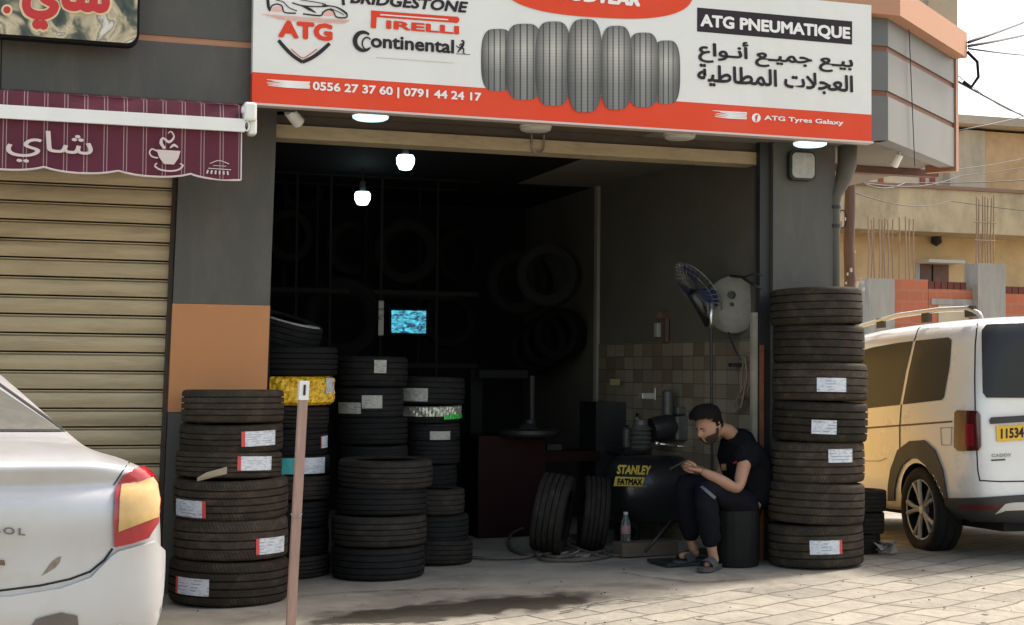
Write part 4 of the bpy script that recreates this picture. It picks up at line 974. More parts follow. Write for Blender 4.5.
# =================================================================== VEHICLE TOOLS
def world_bvh(o):
    me = o.data; mw = rootmat(o)
    return BVHTree.FromPolygons([mw @ v.co for v in me.vertices], [tuple(p.vertices) for p in me.polygons])
def patch_bm(poly, bvh, off, g=4, thick=0):
    t = bmesh.new(); vs = [t.verts.new((x, y, 0)) for x, y in poly]; t.faces.new(vs)
    xs = [p[0] for p in poly]; ys = [p[1] for p in poly]
    for ax, lo, hi in ((0, min(xs), max(xs)), (1, min(ys), max(ys))):
        k = math.floor(lo/g)+1
        while k*g < hi:
            co = V((k*g, 0, 0)) if ax == 0 else V((0, k*g, 0)); no = V((1, 0, 0)) if ax == 0 else V((0, 1, 0))
            bmesh.ops.bisect_plane(t, geom=t.verts[:]+t.edges[:]+t.faces[:], plane_co=co, plane_no=no); k += 1
    last = 8.0; dead = []
    hits = {}
    for v in t.verts:
        d = ray(v.co.x, v.co.y); h = bvh.ray_cast(CO, d)
        if h[0] is not None: hits[v] = (h[0], h[1] if h[1].dot(d) < 0 else -h[1])
    if not hits: return t
    for v in t.verts:
        if v in hits: continue
        near = min(hits, key=lambda w: (w.co-v.co).length); p = CO+ray(v.co.x, v.co.y)*((hits[near][0]-CO).length)
        q = bvh.find_nearest(p); hits[v] = (q[0], hits[near][1])
    nrm = {}
    for v in t.verts: nrm[v] = hits[v][1]
    for v in t.verts: v.co = hits[v][0]+hits[v][1]*off
    if thick:
        src = list(t.faces); r = bmesh.ops.extrude_face_region(t, geom=src)
        for e in r['geom']:
            if isinstance(e, bmesh.types.BMVert): pass
        up_ = [e for e in r['geom'] if isinstance(e, bmesh.types.BMVert)]
        for v in up_:
            q = bvh.find_nearest(v.co); n = (v.co-q[0]).normalized() if (v.co-q[0]).length > 1e-6 else q[1]; v.co += n*thick
    return t
def patch(name, poly, bvh, m, parent, off=.003, g=4, thick=0, smooth=True):
    b = MB(); b.bm.free(); b.bm = patch_bm(poly, bvh, off, g, thick)
    return b.build(name, m, parent, smooth=smooth, angle=35 if smooth else None)
def ribbon(name, pts, w, bvh, m, parent, off=.003):
    b = MB(); pl = []
    for i in range(len(pts)-1):
        (x0, y0), (x1, y1) = pts[i], pts[i+1]; L_ = max(1e-6, math.hypot(x1-x0, y1-y0)); nx, ny = -(y1-y0)/L_*w/2, (x1-x0)/L_*w/2
        ex, ey = (x1-x0)/L_*w*.3, (y1-y0)/L_*w*.3
        t = patch_bm([(x0-ex+nx, y0-ey+ny), (x1+ex+nx, y1+ey+ny), (x1+ex-nx, y1+ey-ny), (x0-ex-nx, y0-ey-ny)], bvh, off+.0003*i, 6); b.join(t)
    return b.build(name, m, parent)
def loft(stations, m, name, parent, cuts=(), sub=2):
    """stations: (y, [(x,z) half section from bottom centre to top centre])"""
    b = MB(); rings = []
    for y, sec in stations:
        ring = [(x, y, z) for x, z in sec]+[(-x, y, z) for x, z in sec[-2:0:-1]]
        rings.append([b.bm.verts.new(p) for p in ring])
    n = len(rings[0])
    for A, B in zip(rings, rings[1:]):
        for k in range(n): b.bm.faces.new([A[k], A[(k+1) % n], B[(k+1) % n], B[k]])
    h = len(stations[0][1])
    for R_ in (rings[0], rings[-1]):       # cap as strips across, keeps the subdivision clean
        left = [R_[0]]+[R_[n-i] for i in range(1, h-1)]+[R_[h-1]]
        for i in range(h-1):
            q = [R_[i], R_[i+1]]+([left[i+1]] if left[i+1] is not R_[i+1] else [])+([left[i]] if left[i] is not R_[i] else [])
            if len(q) > 2: b.bm.faces.new(q)
    o = b.build(name, m, parent, smooth=True, world=False)
    md = o.modifiers.new('s', 'SUBSURF'); md.levels = md.render_levels = sub
    tmp = []
    for (y, z, r, x0, x1) in cuts:
        c = MB(); c.lathe([(0, x0), (r, x0), (r, x1), (0, x1)], 40, Matrix.Translation((0, y, z)) @ Matrix.Rotation(pi/2, 4, 'Y')); bmesh.ops.remove_doubles(c.bm, verts=c.bm.verts[:], dist=1e-5)
        co = c.build('cut', m, parent, world=False); tmp.append(co)
        bo = o.modifiers.new('b', 'BOOLEAN'); bo.operation = 'DIFFERENCE'; bo.object = co; bo.solver = 'EXACT'
    dg = bpy.context.evaluated_depsgraph_get(); me = bpy.data.meshes.new_from_object(o.evaluated_get(dg)); o.modifiers.clear(); o.data = me
    for p in me.polygons: p.use_smooth = True
    try: me.set_sharp_from_angle(angle=radians(50))
    except Exception: pass
    for c in tmp: bpy.data.objects.remove(c)
    if cuts:
        me.materials.append(M['black'])
        for p in me.polygons:
            for (y, z, r_, x0, x1) in cuts:
                if min(x0, x1)-.001 < p.center.x < max(x0, x1) and math.hypot(p.center.y-y, p.center.z-z) < r_*.999+.0005 and abs(p.normal.x) < .98 or (abs(p.center.x-(x0 if abs(x0) < abs(x1) else x1)) < .002 and math.hypot(p.center.y-y, p.center.z-z) < r_):
                    if abs((V((0, p.center.y-y, p.center.z-z)).normalized()).dot(p.normal)) > .8 or abs(p.normal.x) > .98: p.material_index = len(me.materials)-1
    return o
def wheel(parent, loc, R, W, side, rimcol, spokes=5):
    """axle along local X; side=-1 faces left"""
    w = thing('wheel', None, None); w.parent = parent; w.location = loc
    T = Matrix.Rotation(pi/2*side, 4, 'Y')
    prof = [(r*R, z*W) for r, z in [(.72, -.40), (.71, -.44), (.74, -.465), (.82, -.497), (.9, -.49), (.965, -.45), (.99, -.40), (1, -.2), (.98, -.19), (.98, -.15), (1, -.14), (1.0, .14), (.98, .15), (.98, .19), (1, .2), (.99, .40), (.965, .45), (.9, .49), (.82, .497), (.74, .465), (.71, .44), (.72, .40)]]
    b = MB(); b.lathe(prof, 48, T); b.build('tyre', M['rub_black'], w, angle=40, world=False)
    b = MB(); b.lathe([(.725*R, -.43*W), (.715*R, .42*W), (.69*R, .42*W), (.67*R, .3*W), (.65*R, -.43*W)], 48, T); b.lathe([(0, -.05*W), (.67*R, -.05*W), (.67*R, -.1*W), (0, -.1*W)], 32, T)
    b.build('rim', M['black'], w, angle=40, world=False)
    b = MB()
    for k in range(spokes):
        for q in (-1, 1):
            a = 2*pi*k/spokes+.3+q*.13; a2 = 2*pi*k/spokes+.3+q*.2
            P = [V((.12*R*cos(a), .12*R*sin(a), .36*W)), V((.4*R*cos(a), .4*R*sin(a), .38*W)), V((.69*R*cos(a2), .69*R*sin(a2), .4*W))]
            b.tube([T @ p for p in P], [.045*R, .05*R, .06*R], 6)
    b.lathe([(0, .42*W), (.1*R, .42*W), (.14*R, .36*W), (.14*R, .2*W)], 20, T); b.lathe([(.715*R, .42*W), (.69*R, .45*W), (.66*R, .42*W)], 48, T)
    b.build('spokes', rimcol, w, angle=40, world=False)
    return w
# =================================================================== SILVER SEDAN
silver = mat('dusty_silver_paint', (.46, .465, .47), .34, .35, var=.05, vs=2, dirt=(.36, .33, .27), ds=2.2, da=.45, coat=.3)
glassd = mat('dark_car_glass', (.04, .042, .044), .08, spec=.3); glassd.node_tree.nodes['Principled BSDF'].inputs['IOR'].default_value = 1.22; glassr = mat('dusty_rear_glass', (.12, .12, .105), .22, var=.15, vs=3, dirt=(.26, .23, .17), ds=3, da=.5)
seam_m = mat('panel_gap', (.01, .01, .01), .8)
rzc = radians(8); Oc = V((.542, 6.17, 0))-V((.84*cos(rzc), .84*sin(rzc), 0)); Oc.z = gz(Oc.x, Oc.y)+0
car = thing('parked_car', 'dusty silver sedan seen from behind, parked at the shutter', 'car', Oc, rz=rzc)
def csec(hw, zb, zs, gw, zr, rw):
    return [(0, zb), (hw*.6, zb), (hw*.93, zb+.03), (hw*.985, zb+.16), (hw, (zb+zs)/2), (hw*.985, zs-.16), (hw*.95, zs-.03), (gw+.04, zs), (gw-(gw-rw)*.5, zs+(zr-zs)*.5), (rw, zs+(zr-zs)*.95), (rw*.6, zr), (0, zr+.01)]
ST = [(.0, csec(.60, .50, .93, .40, .95, .35)), (.012, csec(.73, .42, 1.0, .52, 1.02, .45)), (.05, csec(.81, .34, 1.045, .6, 1.075, .5)), (.13, csec(.84, .28, 1.06, .62, 1.105, .52)), (.30, csec(.85, .25, 1.065, .63, 1.125, .53)),
      (.62, csec(.857, .22, 1.07, .63, 1.135, .53)), (.67, csec(.858, .22, 1.07, .62, 1.15, .57)), (.91, csec(.86, .2, 1.065, .62, 1.25, .49)), (1.15, csec(.86, .2, 1.06, .62, 1.35, .42)), (1.4, csec(.86, .2, 1.05, .62, 1.42, .38)), (1.7, csec(.86, .2, 1.05, .63, 1.45, .38)), (2.1, csec(.86, .2, 1.04, .63, 1.44, .47)),
      (2.6, csec(.855, .2, 1.02, .66, 1.07, .58)), (2.7, csec(.85, .2, 1.0, .66, 1.04, .58)), (3.1, csec(.82, .22, .93, .64, .95, .5)), (3.3, csec(.76, .26, .82, .6, .85, .4)), (3.38, csec(.6, .34, .7, .45, .72, .3))]
body = loft(ST, silver, 'body', car, cuts=((.72, .29, .34, -1, -.62), (.72, .29, .34, .62, 1), (2.95, .29, .34, -1, -.6), (2.95, .29, .34, .6, 1)))
for v in body.data.vertices:
    x, y, z = v.co
    if y < .4:
        f = sst(.86, .70, abs(x))*sst(.4, .1, y)
        v.co.y += f*(.030*math.exp(-((z-.975)/.038)**2)-.022*math.exp(-((z-1.055)/.022)**2)-.008*math.exp(-((z-.82)/.07)**2))
body.data.update()
bv = world_bvh(body)
for sx in (-1, 1):
    for yy in (.72, 2.95): wheel(car, (sx*.75, yy, .29), .29, .18, sx, M['steel'], 6)
patch('rear_window', [(-330, 362), (-70, 362), (-3, 388), (60, 430), (-400, 429)], bv, glassr, car, .004, g=12)
ribbon('window_seal', [(-330, 361), (-70, 361), (-2, 383.5), (65, 431), (-400, 430)], 2.2, bv, seam_m, car, .003)
lam = patch('tail_lamp', [(113.5, 546.5), (113, 520), (114.5, 492), (117, 484), (124, 474), (133, 470.5), (142, 470), (149, 475), (153.5, 485), (156, 500), (155, 522), (146, 537.5), (130, 543)], bv, mat('red_lens', (.30, .010, .016), .12, coat=.5, var=.1, vs=6), car, .004, g=4, thick=.016)
patch('amber_lens', [(117, 531), (118, 500), (120, 487.5), (134, 482), (148, 479.5), (152.5, 486), (154.5, 499), (154, 517), (136, 524)], bv, mat('amber_lens', (.45, .29, .10), .2, var=.15, vs=14, dirt=(.4, .3, .12), ds=16, da=.5, coat=.4), lam, .0225, g=4, thick=.003)
mir = lambda P, c: P
ribbon('boot_gap', [(-190, 590), (-60, 593), (0, 590.5), (40, 585.5), (70, 579), (90, 571.5), (104, 560), (112, 549)], 2.2, bv, seam_m, car, .0025)
ribbon('boot_gap', [(113.5, 485), (122, 472), (129, 463), (130.5, 449)], 1.3, bv, seam_m, car, .0025)
patch('bumper', [(-230, 598), (-60, 599), (10, 596), (60, 588), (90, 577), (110, 556), (118, 550.5), (145, 543), (152, 541), (168, 560), (176, 640), (176, 720), (-230, 740)], bv, mat('bumper_paint', (.48, .485, .49), .38, .25, var=.04, vs=2, dirt=(.45, .4, .3), ds=3, da=.45, coat=.25), car, .004, g=4, thick=.018)
patch('bumper_grille', [(35, 617), (60, 611), (76, 614), (79, 640), (20, 640)], bv, mat('worn_black_plastic', (.12, .1, .09), .6, var=.3, vs=9), car, .03, g=6)
patch('scrape', [(41, 576), (47, 568), (51, 562), (57, 557.5), (61.5, 556), (60, 562), (55, 568), (47, 573)], bv, mat('bare_scrape', (.2, .17, .12), .7, var=.4, vs=30), car, .0015, g=4)
patch('sensor', [(118+3.5*cos(a), 625-3.5*sin(a)) for a in [k*pi/6 for k in range(12)]], bv, M['white'], car, .026, g=9)
patch('plate_light_bar', [(-120, 556), (4, 560), (5, 565), (-120, 562)], bv, mat('brown_trim', (.12, .07, .05), .5), car, .003, g=6, thick=.01)
# badge lettering on the boot
def on_body(px, py, bvh, off=.004):
    h = bvh.ray_cast(CO, ray(px, py)); return h[0]+(h[1] if h[1].dot(ray(px, py)) < 0 else -h[1])*off if h[0] else None
A0, A1, A2 = on_body(-44, 531, bv), on_body(25, 535.5, bv), on_body(-44, 524.5, bv)
nrm = (A1-A0).cross(A2-A0).normalized(); nrm = nrm if nrm.y < 0 else -nrm
lettering('lettering', 'SYMBOL', car, A0, A1, A2+(A2-A0)*.15, mat('chrome', (.14, .14, .14), .3, .3), nrm, bold=.03, lift=.006, space=1.35)

# =================================================================== WHITE VAN
vwhite = mat('white_van_paint', (.72, .71, .68), .28, var=.02, vs=1.5, dirt=(.55, .5, .4), ds=1.6, da=.2, coat=.5)
dkpl = mat('dark_trim', (.035, .033, .032), .6, var=.15, vs=8)
rv = radians(-6)
wc = PG(927, 550); OV = V((wc.x, wc.y, 0))-V((-.88*cos(rv)-.8*sin(rv), -.88*sin(rv)+.8*cos(rv), 0)); OV.z = gz(wc.x, wc.y)
print('van', OV, 'wheel', wc)
van = thing('parked_van', 'white van with dark arches and yellow rear plate beside the shop', 'van', OV, rz=rv)
van.rotation_euler = (radians(-1.6), 0, rv)
def vsec(k, zb, zt, kz=1):
    base = [(0, .0), (.62, .0), (.84, .035), (.885, .2), (.90, .42), (.895, .535), (.875, .60), (.83, .82), (.79, .905), (.70, .965), (.45, .99), (0, 1.0)]
    return [(x*k, zb+(zt-zb)*z) for x, z in base]
SV = [(0, vsec(.80, .42, 1.60)), (.015, vsec(.9, .34, 1.68)), (.06, vsec(.965, .29, 1.735)), (.14, vsec(.99, .27, 1.755)), (.4, vsec(1, .25, 1.775)), (1.0, vsec(1, .24, 1.79)), (1.8, vsec(1, .24, 1.79)), (2.5, vsec(1, .24, 1.77)), (2.85, vsec(.99, .24, 1.70)),
      (3.45, vsec(.98, .24, 1.18)), (3.6, vsec(.97, .24, 1.08)), (4.1, vsec(.93, .25, .98)), (4.3, vsec(.85, .3, .85)), (4.36, vsec(.7, .36, .75))]
vb = loft(SV, vwhite, 'body', van, cuts=((.92, .31, .358, -1.1, -.60), (.92, .31, .358, .6, 1.1), (3.5, .31, .385, -1.1, -.6), (3.5, .31, .385, .6, 1.1)))
vv_ = world_bvh(vb)
alloy = mat('alloy', (.30, .30, .30), .35, .4)
for sx in (-1, 1):
    for yy in (.92, 3.5): wheel(van, (sx*.775, yy, .315), .325, .215, sx, alloy, 5)
patch('side_window', [(838, 358), (873, 347.5), (895, 343.5), (913.5, 341), (906, 372), (900, 404.8), (862, 409), (838, 412)], vv_, glassd, van, .004, g=8)
patch('side_window', [(916, 340.8), (949, 337.5), (952, 340), (950, 366), (944.5, 397), (942, 400), (903, 404.5), (909, 372)], vv_, glassd, van, .004, g=8)
patch('rear_window', [(982.5, 331), (987, 325.5), (1060, 322), (1074, 328), (1080, 390), (1074, 398), (986.5, 397.7), (983, 393)], vv_, glassd, van, .010, g=5)
tl = patch('tail_lamp', [(956.5, 413), (959, 410.5), (978, 411), (980.5, 415), (981.5, 446), (979, 450.5), (960, 451), (956, 447)], vv_, mat('dark_red_lens', (.06, .006, .008), .12, coat=.5), van, .004, g=4, thick=.015)
patch('lamp_centre', [(966, 424), (975, 424), (976, 446), (966, 446.5)], vv_, mat('red_lens_bright', (.2, .008, .014), .15, coat=.5), tl, .021, g=4, thick=.002)
patch('plate_trim', [(989, 420), (991, 417.3), (1072, 412.5), (1072, 418.5), (990, 424)], vv_, dkpl, van, .005, g=6, thick=.02)
pl_ = patch('number_plate', [(995.5, 426.3), (1066, 421.5), (1067, 437), (996.5, 441.5)], vv_, mat('plate_yellow', (.72, .42, .02), .4), van, .006, g=6, thick=.005)
def van_text(body, xa, ya, xb, yb, xt, yt, m, bold, space=1, lift=.012):
    A0, A1, A2 = on_body(xa, ya, vv_, 0), on_body(xb, yb, vv_, 0), on_body(xt, yt, vv_, 0)
    n = (A1-A0).cross(A2-A0).normalized(); n = n if n.y < 0 else -n
    b = lettering('lettering', body, van, A0, A1, A2, m, (0, -1, 0), bold=bold, lift=0, space=space)
    b.data.transform(Matrix.Translation(rootmat(van).to_3x3().inverted() @ (n*lift))); return b
van_text('11534', 1000, 438.8, 1023, 437.3, 1000, 428.5, M['ink'], .04)
van_text('CADDY', 991, 457.3, 1011, 456.6, 991, 453.8, M['steel'], .05, 1.1, .006)
ribbon('badge_line', [(991.5, 460.2), (1004.5, 459.6)], 1.6, vv_, dkpl, van, .005)
ribbon('tailgate_gap', [(978, 318), (975.5, 345), (975, 380), (975.5, 410)], 1.3, vv_, seam_m, van); ribbon('tailgate_gap', [(977, 451), (978, 470), (980, 480.5), (1000, 481.5), (1040, 481), (1090, 480)], 1.3, vv_, seam_m, van)
ribbon('door_gap', [(921, 321), (918, 330), (914.5, 341)], 1, vv_, seam_m, van); ribbon('door_gap', [(901.5, 405), (900, 425), (900, 449)], 1, vv_, seam_m, van)
ribbon('side_rail', [(840, 430), (900, 425.5), (926, 423.5), (952, 421.5)], 1.8, vv_, mat('rail_brown', (.12, .07, .05), .6), van)
ribbon('fuel_flap', [(941, 428), (952, 427.5), (951.5, 445), (942, 445), (941, 428)], .6, vv_, mat('flap_gap', (.2, .17, .13), .7), van)
ribbon('crease', [(862, 461), (880, 461), (887, 458)], .8, vv_, mat('crease_gap', (.3, .25, .18), .7), van)
arch_o = [(889, 500), (889.5, 485), (892, 469), (899, 450), (911, 441), (925, 440), (936, 450), (944, 470), (948, 494), (950, 515)]
arch_i = [(941.5, 515), (939.5, 498), (934.5, 479), (927, 465), (919, 458.5), (911, 458.5), (903.5, 465), (898.5, 477), (896, 489), (895.5, 500)]
patch('arch_trim', arch_o+arch_i, vv_, dkpl, van, .006, g=3, thick=.010)
lo = patch('lower_bumper', [(947, 498), (985, 497), (1030, 494), (1100, 490), (1100, 530), (1030, 520), (948, 518)], vv_, dkpl, van, .005, g=6, thick=.02)
patch('reflector', [(961, 504.5), (985, 503.5), (1001, 503.5), (996, 507.5), (975, 508.5), (962, 508)], vv_, mat('reflector_red', (.09, .008, .01), .3), lo, .027, g=5)
patch('skid_plate', [(1004, 503), (1012, 502), (1090, 499), (1090, 508), (1004, 509), (995, 512)], vv_, mat('skid_silver', (.5, .5, .48), .4, .4), lo, .028, g=6)
b = MB(); XR_ = -.70
b.tube([(XR_, 2.35, 1.745), (XR_, 2.28, 1.79), (XR_, 1.6, 1.835), (XR_, .9, 1.835), (XR_, .45, 1.815), (XR_, .3, 1.77), (XR_, .25, 1.735)], [.012, .018, .02, .02, .02, .018, .01], 8)
b.build('roof_rail', mat('rail_silver', (.6, .6, .58), .35, .3), van, smooth=True, world=False)
b = MB()
for y in (1.9, 1.1, .42): b.box((XR_, y, 1.79), (.03, .12, .08))
b.build('rail_foot', dkpl, van, world=False)
b = MB(); b.box((0, .6, .24), (1.3, 1.0, .06)); b.tube([(-.6, .8, .28), (.6, .8, .28)], .05, 10); b.tube([(.45, .0, .25), (.45, .7, .26)], .03, 8); b.box((-.1, 2.2, .25), (.9, 2.6, .06)); b.build('underbody', M['black'], van, world=False)

# =================================================================== FAR SIDE OF THE STREET
YQ = 31
def Q(px, py, l=0): return PY(px, py, YQ-l)
far = thing('apartment_house', 'ochre rendered house with long parapet behind the van', 'building', (Q(940, 300).x, YQ, -1))
och = mat('ochre_wall', (.58, .42, .22), .85, var=.12, vs=.8, dirt=(.36, .26, .15), ds=.6, da=.75, bump=.2, bs=3)
och2 = mat('stained_parapet', (.48, .38, .23), .85, var=.2, vs=.9, dirt=(.2, .16, .1), ds=.7, da=.8, stretch=(1, 1, .5))
conc = mat('bare_concrete', (.33, .31, .27), .85, var=.15, vs=1.5, dirt=(.22, .2, .17), ds=1.2, da=.6, stretch=(3, 3, .6))
xa, xb = Q(780, 250).x, Q(1290, 250).x
b = MB(); slab(b, xa, xb, YQ, YQ+6, -3, Q(940, 190).z); b.build('wall', och, far)
b = MB(); slab(b, xa, xb, YQ-1.1, YQ-.95, Q(940, 232.5, 1).z, Q(940, 190, 1).z); slab(b, xa, xb, YQ-.95, YQ-.003, Q(940, 232.5, 1).z, Q(940, 229, 1).z); b.build('parapet', och2, far)
b = MB(); slab(b, xa, xb, YQ-1.17, YQ-.93, Q(940, 190, 1).z+.002, Q(940, 186.5, 1).z); b.build('coping', mat('brown_coping', (.22, .13, .09), .8), far)
b = MB(); x0, x1 = Q(920, 270).x, Q(948, 270).x; slab(b, x0, x1, YQ-.03, YQ-.002, Q(934, 300).z, Q(934, 264.5).z); w_ = b.build('window', mat('brown_shutter', (.13, .07, .05), .7, var=.2, vs=5), far)
b = MB(); slab(b, x0+.3, x0+.34, YQ-.04, YQ-.031, Q(934, 300).z, Q(934, 265).z); b.build('mullion', M['black'], w_)
b = MB(); slab(b, Q(917, 260).x, Q(953, 260).x, YQ-.5, YQ-.002, Q(934, 264.2).z, Q(934, 261).z); b.build('window_hood', mat('pale_ledge', (.55, .5, .42), .8), far)
b = MB(); slab(b, Q(915, 260).x, Q(919.5, 260).x, YQ-.02, YQ-.002, Q(934, 300).z, Q(934, 264).z); b.build('window_frame', mat('blue_grey_frame', (.35, .36, .36), .8), far)
b = MB(); p = Q(934.5, 241); b.lathe([(0, .14), (.11, .1), (.13, -.05), (0, -.14)], 10, Matrix.Translation(p+V((0, -.08, 0)))); b.build('wall_lantern', M['dkmetal'], far)
# upper storey at right
YU = YQ+3
def U_(px, py): return PY(px, py, YU)
up_ = thing('rooftop_storey', 'weathered upper storey with grey corner and flat roof slab above parapet', 'building', (U_(1000, 180).x, YU, 5))
b = MB(); slab(b, U_(950, 150).x, U_(985, 150).x, YU, YU+6, U_(970, 200).z, U_(970, 130).z); b.build('wall', mat('grey_render', (.36, .33, .27), .85, var=.2, vs=1, dirt=(.18, .16, .13), ds=.8, da=.8, stretch=(1, 1, .4)), up_)
b = MB(); slab(b, U_(985, 150).x+.002, xb, YU+.05, YU+6, U_(970, 200).z, U_(970, 130).z); b.build('wall', mat('brown_render', (.40, .29, .17), .85, var=.2, vs=1, dirt=(.22, .16, .1), ds=.7, da=.8), up_)
b = MB(); z = U_(985, 128).z; b.prism([(U_(945, 150).x, YU-.5, z), (xb, YU-.5, z), (xb, YU+6, z), (U_(945, 150).x, YU+6, z)], (0, 0, .22)); b.build('roof', mat('roof_slab', (.3, .27, .22), .85, var=.2, vs=1), up_)
b = MB(); x0, x1 = U_(846, 170).x, U_(900, 170).x; 
slab(b, U_(840, 170).x, U_(950, 170).x, YU+.3, YU+5, U_(900, 200).z, U_(900, 160).z); b.build('wall', mat('pale_band', (.42, .38, .3), .85, var=.15, vs=1), up_)
for a_, c_ in ((884, 889), (926, 931), (936, 941)):
    b = MB(); slab(b, U_(a_, 180).x, U_(c_, 180).x, YU+.26, YU+.29, U_(900, 188).z, U_(900, 168).z); b.build('red_post', mat('red_post', (.2, .05, .04), .7), up_)
# unfinished wall with concrete columns in front
YW = YQ-3.2
def W_(px, py): return PY(px, py, YW)
brk = mat('hollow_brick', (.5, .15, .07), .8, var=.1); nt = brk.node_tree; L = nt.links; bn = nd(nt, 'ShaderNodeTexBrick'); tcn = nd(nt, 'ShaderNodeTexCoord'); mp = nd(nt, 'ShaderNodeMapping'); mp.inputs['Rotation'].default_value = (pi/2, 0, 0)
L.new(tcn.outputs['Object'], mp.inputs[0]); L.new(mp.outputs[0], bn.inputs[0]); bn.inputs['Scale'].default_value = 1; bn.inputs['Brick Width'].default_value = .34; bn.inputs['Row Height'].default_value = .23; bn.inputs['Mortar Size'].default_value = .009
bn.inputs['Color1'].default_value = (.48, .135, .06, 1); bn.inputs['Color2'].default_value = (.40, .12, .06, 1); bn.inputs['Mortar'].default_value = (.33, .2, .14, 1); L.new(bn.outputs[0], nt.nodes['Principled BSDF'].inputs['Base Color'])
bw = thing('brick_wall', 'unfinished red hollow brick wall between concrete columns', 'wall', (W_(930, 300).x, YW, -1))
brd = mat('dark_brick', (.13, .03, .02), .8)
def seg(px0, px1, ytop, dark=True):
    b = MB(); zt_ = W_((px0+px1)/2, ytop).z; slab(b, W_(px0, 290).x, W_(px1, 290).x, YW, YW+.15, -3, zt_-(.18 if dark else 0)); b.build('brick_panel', brk, bw)
    if dark:
        n_ = int((W_(px1, 290).x-W_(px0, 290).x)/.16); 
        for k in range(n_):
            b = MB(); x = W_(px0, 290).x+.16*k; slab(b, x, x+.14, YW, YW+.15, zt_-.178, zt_-.02); b.build('brick', brd, bw)
seg(889, 928, 279, False); seg(928.5, 973, 281); seg(1000, 1050, 286)
b = MB(); slab(b, W_(931, 300).x, W_(972, 300).x, YW-.03, YW-.002, W_(950, 305).z, W_(950, 299).z); b.build('lintel', conc, bw)
b = MB(); slab(b, W_(938, 300).x, W_(968, 300).x, YW-.02, YW-.003, W_(950, 325).z, W_(950, 305.5).z); b.build('board', mat('pale_board', (.5, .42, .28), .8, var=.1), bw)
for (c0_, c1_, yt, lab) in ((864, 889.5, 279, 'grey concrete column with sixteen or so bare rods, nearer the wooden pole'), (972.5, 1000, 264, 'taller grey concrete column with bundled rods above the van tailgate')):
    if 'sixteen' in lab: lab = 'shorter grey concrete column with spread bare rods, beside the wooden pole'
    cxm = (c0_+c1_)/2; t = thing('concrete_column', lab, 'column', (W_(cxm, 300).x, YW, -1), 'bare concrete columns across the street')
    b = MB(); slab(b, W_(c0_, 290).x, W_(c1_, 290).x, YW-.2, YW+.3, -3, W_(cxm, yt).z); b.build('shaft', conc, t)
    rods = [868, 871, 874.5, 879, 882, 885, 888, 893, 899, 906, 909.5, 914] if cxm < 900 else [976, 979, 982, 985.5, 988, 991, 994]
    for k, rx in enumerate(rods):
        b = MB(); top = (217 if cxm < 900 else 196)+random.uniform(-1, 4); lean = random.uniform(-.6, .6)
        x_ = rx if cxm < 900 else rx; pb = PY(x_, yt+2 if rx < c1_ else 279, YW+.05*(k % 3)); ptp = PY(x_+lean, top, YW+.05*(k % 3)); pm = pb.lerp(ptp, .5)+V((random.uniform(-.03, .03), 0, 0))
        b.tube([pb, pm, ptp], .017, 5); b.build('rod', mat('rusty_rod', (.27, .18, .115), .8) if k == 0 and cxm < 900 else bpy.data.materials['rusty_rod'], t)
    for yy in ((222, 240) if cxm > 900 else ()):
        b = MB(); b.tube([PY(974.5, yy, YW-.03), PY(996, yy+1, YW-.03)], .015, 5); b.build('tie', bpy.data.materials['rusty_rod'], t)
# wooden pole at the corner
YK = YF+3.6
pt_ = PY(850, 120, YK); pbm = PY(848, 560, YK)
pole = thing('utility_pole', 'brown wooden utility pole with tangled cables and white tags', 'pole', (pbm.x, YK, gz(pbm.x, YK)-.1))
b = MB(); n = 14; P = [V((pbm.x+(pt_.x-pbm.x)*k/n+.008*sin(k*2.3), YK, -.6+(pt_.z+.6)*k/n)) for k in range(n+1)]; b.tube(P, [.062-.008*k/n+.003*sin(k*3.1) for k in range(n+1)], 12); b.build('pole', mat('pole_wood', (.10, .06, .045), .85, var=.3, vs=3, stretch=(4, 4, .4), dirt=(.05, .03, .025), ds=4, da=.6, bump=.6, bs=20), pole, smooth=True)
b = MB(); c_ = [PY(842+4.5*cos(a*pi/8), 219+9*sin(a*pi/8), YK-.09) for a in range(16)]; b.tube(c_, .006, 5, closed=True); b.build('cable_loop', M['black'], pole)
for i, (px, py, s_) in enumerate(((842, 224, .03), (845.5, 219, .018), (841, 212, .014), (851, 270, .02), (847.5, 274, .014), (855, 252, .012), (855.5, 281, .014), (846, 283, .012))):
    p = PY(px, py, YK-.085); b = MB(); b.box(p, (s_*1.2, s_, s_*2), random.uniform(0, 1), bev=.003); b.build('cable_tag', mat('tag_plastic', (.35, .33, .3), .6) if i != 6 else M['stickred'], pole)
b = MB(); p = PY(860, 283, YK-.2); 
for k in range(9): b.box(p+V((random.uniform(-.05, .04), random.uniform(-.03, .03), random.uniform(-.09, .05))), (.02, .015, .03), random.uniform(0, 3))
b.tube([PY(853, 290, YK-.05), PY(858, 286, YK-.12), PY(861, 278, YK-.2)], .004, 4); b.build('rag', mat('grey_rag', (.4, .38, .34), .8), pole)
